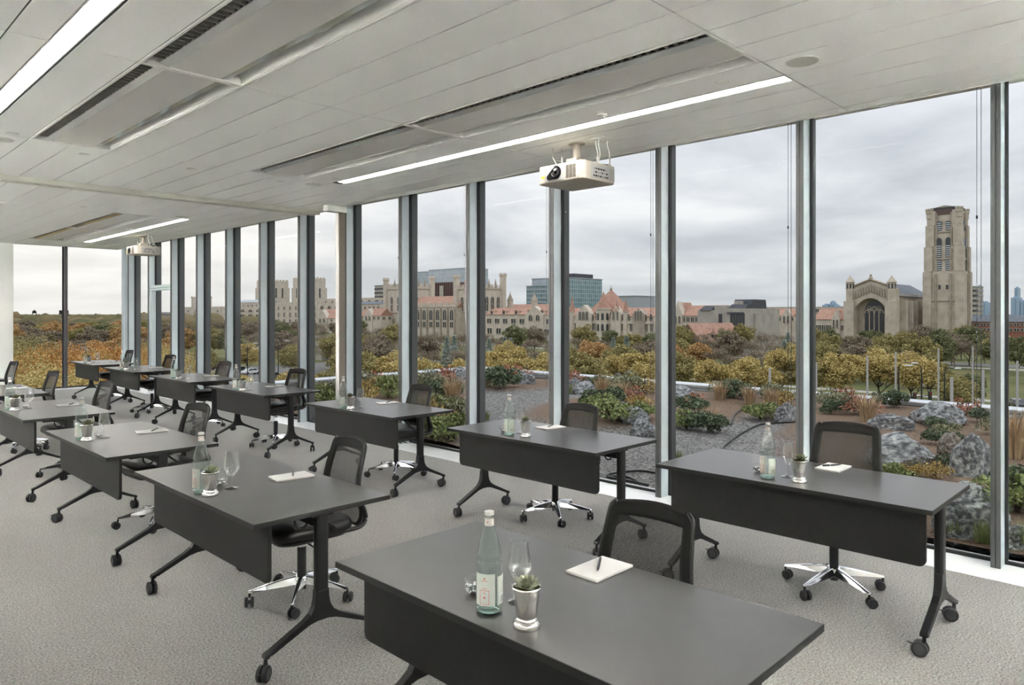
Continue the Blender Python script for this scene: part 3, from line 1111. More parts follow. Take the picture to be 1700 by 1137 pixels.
def leaf_mesh(L_, w, curl):
    m = MB()
    R = []
    for k in range(6):
        t = k / 5
        ww = w * (.35 + 1.3 * t - 1.62 * t ** 3) if t < 1 else .0006
        R.append([(L_ * t, -ww, curl * t * t), (L_ * t, 0, curl * t * t + .0022 * (1 - t)), (L_ * t, ww, curl * t * t), (L_ * t, 0, curl * t * t - .0025 * (1 - t) - .0004)])
    m.rings(R)
    return m


def make_succulent(detail, seed=0, dark=False):
    o = thing('potted_succulent', 'x', 'plant')
    cup = MB().lathe(CUP, 36).build('silver_cup', m_silver, o, smooth=35)
    ms = m_succ2 if dark else m_succ
    random.seed(seed)
    mo = MB().lathe([(.0335, .0925), (.032, .099), (.024, .104), (.010, .107), (.001, .1075)], 18)
    for i, p in enumerate(mo.v):
        mo.v[i] = (p[0], p[1], p[2] + random.uniform(-.0015, .0025))
    mo.build('moss', m_soil, o, smooth=60)
    allv = MB()
    variants = {}
    cx, cy = .006, -.004
    for ringi, (n, L_, w, tilt, z) in enumerate(((10, .044, .0125, 14, .103), (9, .036, .0115, 33, .107), (7, .027, .0090, 52, .111), (4, .016, .0060, 70, .114))):
        if ringi not in variants:
            variants[ringi] = leaf_mesh(L_, w, L_ * .16)
        me = None
        for k in range(n):
            a = 2 * pi * k / n + ringi * .45 + random.uniform(-.1, .1)
            T_ = Matrix.Translation((cx, cy, z)) @ Matrix.Rotation(a, 4, 'Z') @ Matrix.Rotation(-radians(tilt + random.uniform(-7, 7)), 4, 'Y')
            if detail:
                if me is None:
                    me = variants[ringi].mesh('leaf', ms, 60)
                lo = link('leaf', me, o)
                lo.matrix_local = T_
            else:
                q = MB().add(variants[ringi].v, variants[ringi].f).xform(T_)
                allv.add(q.v, q.f)
    if not detail:
        allv.build('rosette', ms, o, smooth=60)
    o.scale = (1.13, 1.13, 1.15)
    return o


def make_dish():
    o = thing('glass_dish', 'x', 'dish')
    outer = [(.001, .0), (.016, .0), (.026, .006), (.033, .016), (.0365, .030), (.036, .042), (.034, .050)]
    inner = [(.0325, .050), (.0345, .042), (.0348, .030), (.0315, .018), (.025, .0085), (.015, .004), (.001, .0036)]
    MB().lathe(outer + inner, 24).build('bowl', m_glass, o, smooth=60)
    return o


def candy_mesh(seed):
    random.seed(seed)
    bm = bmesh.new()
    bmesh.ops.create_icosphere(bm, subdivisions=2, radius=.0088)
    for v in bm.verts:
        v.co *= 1 + random.uniform(-.14, .14)
        v.co.z *= .8
    bmesh.ops.translate(bm, vec=(0, 0, .007), verts=bm.verts)
    # twisted foil ends
    for s_ in (-1, 1):
        c = bm.verts.new((s_ * .007, 0, .007))
        ring_ = [bm.verts.new((s_ * .0155, .006 * cos(k), .007 + .006 * sin(k))) for k in (0, 1.2, 2.4, 3.6, 4.8)]
        for k in range(5):
            bm.faces.new((c, ring_[k], ring_[(k + 1) % 5]))
    me = bpy.data.meshes.new('candy')
    bm.to_mesh(me)
    bm.free()
    me.materials.append(m_foil)
    return me


candies = [candy_mesh(s_) for s_ in range(3)]


def make_pad():
    o = thing('notepad', 'x', 'notepad')
    MB().box(-.108, .108, -.07, .07, 0, .0015).build('backing', m_board, o)
    MB().box(-.108, .108, -.07, .07, .0015, .009).build('pages', m_paper, o)
    return o


def make_pen():
    o = thing('pen', 'x', 'pen')
    q = lambda prof: MB().lathe(prof, 12).xform(Matrix.Translation((0, 0, .0055)) @ Matrix.Rotation(pi / 2, 4, 'Y'))
    q([(.0012, -.070), (.0030, -.060), (.0048, -.045), (.0050, -.020), (.0050, .062), (.0042, .066)]).build('barrel', m_pen, o, smooth=50)
    q([(.0052, .012), (.0052, .015)]).build('ring', m_chrome, o)
    q([(.0030, .065), (.0030, .071), (.0015, .072)]).build('push_button', m_chrome, o, smooth=50)
    MB().box(.022, .064, -.0014, .0014, .0108, .0122).build('clip', m_pen, o)
    return o


# table name -> (x of the front edge, y of the low end, positions in world x,y)
A_X, B_X = 3.79, 1.455
SETS = {
    'A1': dict(x=A_X + 0.000, y=0.930, bottle=(3.905, 1.785), cup=(3.925, 1.615), glass=(4.010, 1.715), dish=(4.010, 1.890), pad=(4.425, 1.615, 0), pen=(4.440, 1.630, 150), chair=(4.45, 1.62, 6, 0.065)),
    'A2': dict(x=A_X + 0.000, y=2.920, bottle=(3.900, 3.835), cup=(3.928, 3.690), glass=(4.015, 3.830), dish=(3.975, 3.970), pad=(4.385, 3.840, -8), pen=(4.400, 3.850, 20), chair=(4.42, 3.82, -4, 0)),
    'A3': dict(x=A_X + 0.020, y=5.220, bottle=(3.855, 6.080), cup=(3.880, 5.985), glass=(4.000, 5.995), dish=(3.950, 6.170), pad=(4.400, 6.100, -10), pen=(4.410, 6.100, 35), chair=(4.45, 6.02, -3, 0.01)),
    'A4': dict(x=A_X + 0.040, y=7.680, bottle=(3.865, 8.460), cup=(3.885, 8.330), glass=(3.995, 8.350), dish=(3.975, 8.450), pad=(4.400, 8.540, -12), pen=(4.410, 8.540, 50), chair=(4.38, 8.46, 4, 0.05)),
    'A5': dict(x=A_X + 0.070, y=9.880, bottle=(3.940, 10.630), cup=(3.955, 10.500), glass=(4.090, 10.450), dish=(4.045, 10.560), pad=(4.470, 10.630, -8), pen=(4.480, 10.630, 60), chair=(4.36, 10.6, 3, 0.05)),
    'A6': dict(x=A_X + 0.110, y=12.190, bottle=(3.980, 12.970), cup=(3.995, 12.830), glass=(4.130, 12.790), dish=(4.085, 12.900), pad=(4.510, 12.970, -6), pen=(4.520, 12.970, 60), chair=(4.42, 12.9, 5, 0.05)),
    'A7': dict(x=A_X + 0.140, y=14.390, bottle=(4.010, 15.130), cup=(4.025, 14.990), glass=(4.160, 14.950), dish=(4.115, 15.060), pad=(4.540, 15.170, 0), pen=(4.550, 15.170, 60), chair=(4.48, 15.2, 0, 0.05)),
    'B1': dict(x=B_X, y=.825, bottle=(1.550, 1.612), cup=(1.546, 1.448), glass=(1.665, 1.592), dish=(1.612, 1.745), pad=(2.075, 1.580, 0), pen=(2.09, 1.595, 33), chair=(2.12, 1.585, 3, 0)),
    'B2': dict(x=B_X + 0.000, y=3.010, bottle=(1.530, 3.757), cup=(1.534, 3.655), glass=(1.675, 3.722), dish=(1.668, 3.835), pad=(2.030, 3.735, -6), pen=(2.050, 3.755, 60), chair=(2.13, 3.8, -3, 0)),
    'B3': dict(x=B_X + 0.010, y=5.090, bottle=(1.548, 5.945), cup=(1.560, 5.862), glass=(1.690, 5.910), dish=(1.675, 5.985), pad=(2.040, 5.955, -8), pen=(2.060, 5.960, 52), chair=(2.1, 5.97, 5, 0.02)),
    'B4': dict(x=B_X + 0.020, y=7.400, bottle=(1.550, 8.315), cup=(1.566, 8.190), glass=(1.700, 8.270), dish=(1.685, 8.360), pad=(2.040, 8.270, -8), pen=(2.060, 8.270, 58), chair=(2.12, 8.44, 4, 0.04)),
    'B5': dict(x=B_X + 0.020, y=9.750, bottle=(1.570, 10.550), cup=(1.586, 10.430), glass=(1.720, 10.490), dish=(1.705, 10.580), pad=(2.060, 10.670, -8), pen=(2.080, 10.670, 60), chair=(2.08, 10.4, 3, 0.04)),
    'B6': dict(x=B_X + 0.030, y=12.200, bottle=(1.580, 13.000), cup=(1.596, 12.880), glass=(1.730, 12.940), dish=(1.715, 13.030), pad=(2.070, 13.050, -8), pen=(2.090, 13.050, 60), chair=(2.16, 13.0, 4, 0.04)),
}


def where(nm):
    row, i = nm[0], int(nm[1])
    k = (8 - i) if row == 'A' else (7 - i)
    return '%s %s-row table from the end wall' % (ORD[k], 'window' if row == 'A' else 'inner')


protos = {}


def place(key, maker, loc, rz, label, group):
    if key not in protos:
        protos[key] = maker()
        o = protos[key]
    else:
        o = copy_tree(protos[key])
    o.location = loc
    o.rotation_euler.z = radians(rz)
    o['label'] = label
    o['group'] = group
    return o


chairs, raised = [], []
for nm, d in SETS.items():
    w = where(nm)
    row = 'row along the windows' if nm[0] == 'A' else 'inner row'
    k = ORD[(8 if nm[0] == 'A' else 7) - int(nm[1])]
    random.seed(nm)
    place('table%d' % (int(nm[1]) % 2), make_table, (d['x'] + TW / 2, d['y'] + TL / 2, 0), 0, 'charcoal wheeled training table, %s from the end wall in the %s' % (k, row), 'training tables')
    random.seed(nm + 'c')
    c = d['chair']
    chairs.append(place('chair%d' % (int(nm[1]) % 3), make_chair, (c[0], c[1], 0), c[2], 'black mesh swivel chair at the ' + w, 'mesh swivel chairs'))
    if c[3]:
        raised.append((chairs[-1], c[3]))
    place('bottle', make_bottle, d['bottle'] + (TZ,), {'A1': -28, 'A2': -20, 'B1': 25}.get(nm, random.uniform(-40, 40)), 'clear water bottle with pale label on the ' + w, 'water bottles on the tables')
    place('glass', make_goblet, d['glass'] + (TZ,), 0, 'empty stemmed wine glass on the ' + w, 'wine glasses on the tables')
    near = nm in ('B1', 'A1', 'A2', 'B2')
    key = 'succ' + (nm if near else 'far%d' % (int(nm[1]) % 2))
    place(key, lambda: make_succulent(near, nm, nm[0] == 'A' or nm == 'B3'), d['cup'] + (TZ,), random.uniform(0, 360), 'silver cup holding a small succulent on the ' + w, 'succulents in silver cups')
    place('dish', make_dish, d['dish'] + (TZ,), 0, 'small glass dish of foil candies on the ' + w, 'glass candy dishes')
    spots = ((-.012, -.010, .006), (.013, -.006, .006), (.0, .014, .006), (.004, .0, .021), (-.014, .010, .019))
    for q, (ax, ay, az) in enumerate(spots if near else spots[:3]):
        cd = link('foil_candy', candies[q % 3], None, (d['dish'][0] + ax, d['dish'][1] + ay, TZ + az), random.uniform(0, 3))
        tag(cd, 'silver foil wrapped candy in the dish on the ' + w, 'candy', 'foil candies in the dish, ' + w)
    p = d['pad']
    place('pad', make_pad, (p[0], p[1], TZ), p[2], 'white notepad lying on the ' + w, 'notepads on the tables')
    p = d['pen']
    place('pen', make_pen, (p[0], p[1], TZ + .009), p[2], 'black pen lying on the notepad on the ' + w, 'pens on the notepads')

for ch, dz in raised:                  # seats set higher on their gas columns
    for q in ch.children:
        if q.name.split('.')[0] not in ('base_hub', 'base_arm', 'gas_column'):
            q.location.z += dz

# ------------------------------------------------------------------ roof terrace outside the windows
XPA, YPA = 13.30, 14.30            # parapet lines (parallel and square to the window wall)
RZ = -.02                          # gravel level
GZ = -13.0                         # street level


def sst(a, b, x):
    t = min(1, max(0, (x - a) / (b - a)))
    return t * t * (3 - 2 * t)


def plant_mask(x, y):
    """1 where the roof garden has soil and mulch, 0 where it is gravel"""
    w = .25 * noise.noise(Vector((x * .9, y * .9, 3.1)))
    a = sst(-.25, .25, .43 * x - y + w)
    b = sst(-.3, .3, x - 10.9 + w) * sst(9.2, 8.0, y)
    c = sst(1.15, .85, hypot((x - 10.3) / 2.0, (y - 7.1) / 1.7) + w * .5)
    d = sst(-.2, .3, y - 1.10 * x + w) * sst(13.3, 12.6, y + w)
    e = sst(1.15, .85, hypot((x - 11.9) / 1.3, (y - 11.7) / 1.2) + w * .5)
    return max(a, b, c, d, e)


def ground_h(x, y):
    m = plant_mask(x, y)
    return RZ + m * (.07 + .10 * max(0, noise.noise(Vector((x * .55, y * .55, .7))))) + .006 * noise.noise(Vector((x * 3, y * 3, 0)))


def terrace_mat():
    m = bpy.data.materials.new('roof_gravel_and_mulch')
    m.use_nodes = True
    nt = m.node_tree
    N, L = nt.nodes, nt.links
    b = N['Principled BSDF']
    b.inputs['Roughness'].default_value = .95
    tc = N.new('ShaderNodeTexCoord')
    vo = N.new('ShaderNodeTexVoronoi')
    vo.inputs['Scale'].default_value = 38
    L.new(tc.outputs['Object'], vo.inputs['Vector'])
    r1 = N.new('ShaderNodeValToRGB')
    r1.color_ramp.elements[0].color = S(52, 52, 52)
    r1.color_ramp.elements[1].color = S(146, 144, 140)
    hs = N.new('ShaderNodeSeparateColor')
    L.new(vo.outputs['Color'], hs.inputs[0])
    L.new(hs.outputs[0], r1.inputs[0])
    n2 = N.new('ShaderNodeTexNoise')
    n2.inputs['Scale'].default_value = 30
    n2.inputs['Detail'].default_value = 6
    n2.inputs['Roughness'].default_value = .75
    L.new(tc.outputs['Object'], n2.inputs['Vector'])
    r2 = N.new('ShaderNodeValToRGB')
    e = r2.color_ramp.elements
    e[0].position, e[0].color = .3, S(62, 48, 38)
    e[1].position, e[1].color = .72, S(142, 118, 96)
    L.new(n2.outputs[0], r2.inputs[0])
    at = N.new('ShaderNodeAttribute')
    at.attribute_name = 'soil'
    mx = N.new('ShaderNodeMixRGB')
    L.new(at.outputs['Fac'], mx.inputs[0])
    L.new(r1.outputs[0], mx.inputs[1])
    L.new(r2.outputs[0], mx.inputs[2])
    L.new(mx.outputs[0], b.inputs['Base Color'])
    bp = N.new('ShaderNodeBump')
    bp.inputs['Strength'].default_value = .7
    bp.inputs['Distance'].default_value = .02
    L.new(vo.outputs['Distance'], bp.inputs['Height'])
    L.new(bp.outputs[0], b.inputs['Normal'])
    return m


def make_terrace():
    x0, x1, y0, y1, st = 5.80, XPA, -8.0, YPA, .11
    nx, ny = int((x1 - x0) / st) + 1, int((y1 - y0) / st) + 1
    v, f, ms = [], [], []
    for j in range(ny):
        for i in range(nx):
            x, y = x0 + (x1 - x0) * i / (nx - 1), y0 + (y1 - y0) * j / (ny - 1)
            v.append((x, y, ground_h(x, y)))
            ms.append(plant_mask(x, y))
    for j in range(ny - 1):
        for i in range(nx - 1):
            a = j * nx + i
            f.append((a, a + 1, a + nx + 1, a + nx))
    me = bpy.data.meshes.new('roof_terrace')
    me.from_pydata(v, [], f)
    me.update()
    at = me.attributes.new('soil', 'FLOAT', 'POINT')
    at.data.foreach_set('value', ms)
    me.polygons.foreach_set('use_smooth', [True] * len(f))
    me.materials.append(terrace_mat())
    o = link('roof_terrace', me)
    tag(o, 'gravel and mulch roof garden bed outside the windows', kind='structure')
    MB().box(x0, XPA, y0, YPA, -.9, -.10).build('roof_slab', m_dark, o)


make_terrace()
# parapets: low grey wall carrying a bright metal tube coping
m_conc = mat('grey_concrete', S(142, 142, 140), .85, var=(3, S(122, 122, 121), 5), bump=(30, .2, .01))
m_cop = mat('bright_coping', S(196, 199, 202), .30, .75)


def parapet(name, a, b, label):
    o = struct(name, label)
    a, b = Vector(a), Vector(b)
    d = (b - a).normalized()
    n = Vector((-d.y, d.x, 0))
    L_ = (b - a).length
    M_ = Matrix.Translation(a) @ Matrix(((d.x, n.x, 0, 0), (d.y, n.y, 0, 0), (0, 0, 1, 0), (0, 0, 0, 1)))
    w = MB()
    w.box(0, L_, 0, .25, -1.0, .10)
    w.xform(M_).build('parapet_wall', m_conc, o)
    MB().box(0, L_, -.02, -.005, .02, .06).xform(M_).build('flashing', m_alud, o)
    k = int(L_ / 2.4)
    for i in range(k):
        s0, s1 = L_ * i / k + .005, L_ * (i + 1) / k - .005
        c = MB()
        c.tube([(s0, .10, .155), (s1, .10, .155)], .065, 16)
        c.xform(M_).build('coping_tube', m_cop, o, smooth=50)
        for q in range(3):
            s_ = s0 + (s1 - s0) * (q + .5) / 3
            MB().lathe([(.012, .21), (.012, .235), (.004, .24)], 8, (s_, .10, 0)).xform(M_).build('coping_bolt', m_alud, o)
    return o


parapet('wall_parapet_front', (XPA, YPA + .25, 0), (XPA, -9, 0), 'low terrace parapet with bright metal tube coping, facing the campus')
parapet('wall_parapet_side', (5.78, YPA, 0), (XPA + .25, YPA, 0), 'low terrace parapet with metal coping, square to the windows')

# ---- boulders
m_rock = mat('boulder_stone', S(92, 94, 96), .9, var=(5.5, S(176, 178, 178), 9, .40, .66), bump=(14, .9, .03))
m_rockb = mat('boulder_stone_brown', S(96, 88, 80), .9, var=(5, S(160, 152, 144), 9, .4, .68), bump=(14, .9, .03))


def rock_mesh(seed, m):
    random.seed(seed)
    bm = bmesh.new()
    bmesh.ops.create_icosphere(bm, subdivisions=4, radius=1)
    off = Vector((seed * 7.3, seed * 3.1, seed * 1.7))
    planes = [(Vector((random.uniform(-1, 1), random.uniform(-1, 1), random.uniform(-.3, 1))).normalized(), random.uniform(.55, .85)) for _ in range(9)]
    for v in bm.verts:
        c = v.co.copy()
        for n_, d_ in planes:
            q = c.dot(n_)
            if q > d_:
                c -= n_ * (q - d_) * .92
        c *= 1 + .16 * noise.noise(c * 1.7 + off) + .09 * noise.noise(c * 4.2 + off) + .05 * noise.noise(c * 10 + off)
        v.co = c
    me = bpy.data.meshes.new('boulder')
    bm.to_mesh(me)
    bm.free()
    me.materials.append(m)
    return me


rocks = [rock_mesh(s_, m_rock) for s_ in (1, 2, 3, 4)] + [rock_mesh(5, m_rockb)]
# (photo left, right, top, bottom, variant, what tells it apart)
ROCKS = [
    (1524, 1598, 669, 706, 0, 'large pale grey boulder with a sloping top just behind the parapet, above juniper'),
    (1462, 1520, 688, 713, 1, 'jagged low grey rock lying behind the seventh window-row chair'),
    (1466, 1562, 725, 776, 2, 'long flat-topped grey boulder beyond the seventh window-row chair'),
    (1572, 1614, 720, 757, 4, 'brownish rounded rock between two grey boulders'),
    (1600, 1660, 725, 792, 3, 'tall grey boulder next to the brownish rock'),
    (1572, 1650, 803, 852, 0, 'grey boulder low in the bed close to the window glass'),
    (1545, 1652, 858, 925, 1, 'biggest mottled boulder right outside the glass behind the table leg'),
    (1672, 1700, 702, 722, 2, 'small grey rock by the parapet in the last bay'),
    (1672, 1735, 880, 915, 3, 'grey rock close to the glass in the last bay'),
    (1296, 1330, 668, 696, 3, 'upright grey rock at the edge of the gravel beside a mullion'),
    (1024, 1072, 678, 702, 0, 'round grey rock at the edge of the gravel beside a green shrub'),
    (1052, 1092, 686, 716, 2, 'grey rock on the gravel edge touching the mullion line'),
    (1014, 1042, 665, 675, 1, 'small half-buried pale rock among heather'),
    (956, 998, 628, 648, 2, 'tan flat rock by the parapet among red shrubs'),
    (945, 966, 622, 640, 3, 'small grey rock by the parapet beside the tan flat rock'),
    (1006, 1050, 626, 643, 0, 'grey rock by the parapet right of the tan flat rock'),
    (856, 888, 618, 637, 1, 'grey rock half hidden by the red shrub beside the parapet'),
    (1116, 1160, 646, 664, 2, 'flat grey rock by the parapet near the mulch slope'),
    (716, 747, 604, 622, 0, 'grey boulder at the parapet corner'),
    (744, 768, 604, 622, 3, 'second grey boulder at the parapet corner'),
    (710, 750, 618, 628, 1, 'flat rock slab below the corner boulders'),
]
for i, (l, r, tp, bt, vi, lab) in enumerate(ROCKS):
    x, y = on_z((l + r) / 2, bt, .06)
    d = x * cos(YAW) + y * sin(YAW)
    w, h = (r - l) / FPX * d, (bt - tp) / FPX * d
    hz_ = max(.10, h * .95)
    cxr, cyr = x + cos(YAW) * w * .28, y + sin(YAW) * w * .28
    cxr = min(max(cxr, 5.86 + w * .52), XPA - w * .52)
    cyr = min(cyr, YPA - w * .72)
    o = link('boulder', rocks[vi], None, (cxr, cyr, ground_h(cxr, cyr) + hz_ * .32), YAW - pi / 2 + (i * 37 % 9 - 4) * .06, (w * .66, w * .46, hz_ * .82))
    tag(o, lab, 'rock', 'boulders in the roof garden')


# ---- roof garden plants
def quad_leaf(m, c, size, rnd, elong=1.0):
    a, b = rnd.uniform(0, 2 * pi), rnd.uniform(-1, 1)
    n = Vector((sqrt(max(0, 1 - b * b)) * cos(a), sqrt(max(0, 1 - b * b)) * sin(a), b))
    u = n.cross(Vector((.3, .2, .9))).normalized()
    w = n.cross(u)
    q = rnd.uniform(0, 2 * pi)
    u, w = u * cos(q) + w * sin(q), w * cos(q) - u * sin(q)
    c = Vector(c)
    m.add([c - u * size * elong, c + w * size * .55, c + u * size * elong, c - w * size * .55], [(0, 1, 2, 3)])


def leaf_mat(name, c1, c2, c3=None, scale=2.5):
    m = mat(name, c1, .75, 0, .25, var=(scale, c2, 3, .35, .65))
    m.node_tree.nodes['Principled BSDF'].inputs['Subsurface Weight'].default_value = 0
    return m


mj = leaf_mat('juniper_green', S(78, 90, 70), S(112, 124, 98), scale=6)
mg = leaf_mat('bright_green', S(112, 124, 80), S(148, 156, 104), scale=6)
ms_ = leaf_mat('sage_green', S(120, 124, 98), S(154, 152, 122), scale=6)
mr = leaf_mat('autumn_red', S(150, 102, 84), S(178, 132, 108), scale=6)
mo_ = leaf_mat('autumn_gold', S(156, 136, 84), S(180, 158, 106), scale=6)
mt = leaf_mat('dry_grass', S(166, 142, 112), S(186, 166, 136), scale=6)
m_twig = mat('shrub_twig', S(84, 70, 58), .9)


def shrub_mesh(seed, n, leaf, m, rx=.5, rz=.45, lobes=9):
    rnd = random.Random(seed)
    mb = MB()
    cs = []
    for k in range(lobes):
        a, r_ = rnd.uniform(0, 2 * pi), rx * sqrt(rnd.random()) * .72
        cs.append((r_ * cos(a), r_ * sin(a), rz * rnd.uniform(.25, .8) * (1 - .4 * r_ / rx), rx * rnd.uniform(.22, .4)))
    for k in range(n):
        c = rnd.choice(cs)
        b = rnd.uniform(-.6, 1)
        a = rnd.uniform(0, 2 * pi)
        r_ = c[3] * rnd.uniform(.75, 1.05)
        s_ = sqrt(1 - b * b)
        z = c[2] + r_ * b * .8
        quad_leaf(mb, (c[0] + r_ * s_ * cos(a), c[1] + r_ * s_ * sin(a), max(.01, z)), leaf * rnd.uniform(.6, 1.25), rnd, 1.3)
    return mb.mesh('foliage', m)


def twig_mesh(seed, n=9, h=.4, r=.3):
    rnd = random.Random(seed)
    mb = MB()
    for k in range(n):
        a, q = rnd.uniform(0, 2 * pi), rnd.uniform(.2, 1) * r
        mb.tube([(0, 0, -.03), (q * .4 * cos(a), q * .4 * sin(a), h * .5), (q * cos(a), q * sin(a), h * rnd.uniform(.75, 1.1))], [.008, .006, .003], 4)
    return mb.mesh('twigs', m_twig)


def grass_mesh(seed, n, h, m):
    rnd = random.Random(seed)
    mb = MB()
    for k in range(n):
        a, r_ = rnd.uniform(0, 2 * pi), rnd.uniform(0, .10)
        hh, lean = h * rnd.uniform(.6, 1.1), rnd.uniform(.1, .55) * h
        p0 = Vector((r_ * cos(a), r_ * sin(a), -.01))
        p1 = p0 + Vector((cos(a) * lean * .35, sin(a) * lean * .35, hh * .6))
        p2 = p0 + Vector((cos(a) * lean, sin(a) * lean, hh))
        u = Vector((-sin(a), cos(a), 0)) * .006
        mb.add([p0 - u, p0 + u, p1 + u * .8, p1 - u * .8, p2], [(0, 1, 2, 3), (3, 2, 4)])
    return mb.mesh('blades', m)


tw = [twig_mesh(s_) for s_ in (1, 2)]
PL = {
    'juniper': [(shrub_mesh(s_, 1500, .030, mj, .5, .40), 'juniper_shrub', 'dark green spreading juniper', 'shrub') for s_ in (1, 2)],
    'green': [(shrub_mesh(s_, 1200, .030, mg, .45, .40), 'leafy_shrub', 'bright green leafy shrub', 'shrub') for s_ in (3, 4)],
    'sage': [(shrub_mesh(s_, 1200, .026, ms_, .45, .42), 'sage_shrub', 'grey-green fine-leaved shrub', 'shrub') for s_ in (5, 6)],
    'red': [(shrub_mesh(s_, 420, .030, mr, .42, .48, 12), 'sumac_shrub', 'thin shrub with rust-red autumn leaves', 'shrub') for s_ in (7, 8)],
    'gold': [(shrub_mesh(s_, 500, .028, mo_, .42, .36, 12), 'heath_shrub', 'low shrub with golden brown leaves', 'shrub') for s_ in (9, 10)],
    'grass': [(grass_mesh(s_, 170, .42, mt), 'grass_tuft', 'tuft of tan dry grass', 'grass') for s_ in (11, 12)],
    'lawn': [(grass_mesh(s_, 170, .26, mg), 'sedge_tuft', 'tuft of fresh green sedge', 'grass') for s_ in (13, 14)],
}
pc = [0]


def plant(kind, px, py, size, where_):
    x, y = on_z(px, py, .05)
    x = min(max(x, 5.95), XPA - .25)
    y = min(y, YPA - .3)
    return plant_xy(kind, x, y, size, where_)


def plant_xy(kind, x, y, size, where_):
    pc[0] += 1
    me, nm, lab, cat = PL[kind][pc[0] % 2]
    o = thing(nm, lab + ' ' + where_, cat, (x, y, ground_h(x, y)), pc[0] * 2.4, 'roof garden ' + nm + 's')
    o.scale = (size, size, size * (.9 + .2 * (pc[0] % 3) / 2))
    link(me.name, me, o)
    if kind in ('red', 'gold', 'sage', 'green'):
        link('twigs', tw[pc[0] % 2], o)
    return o


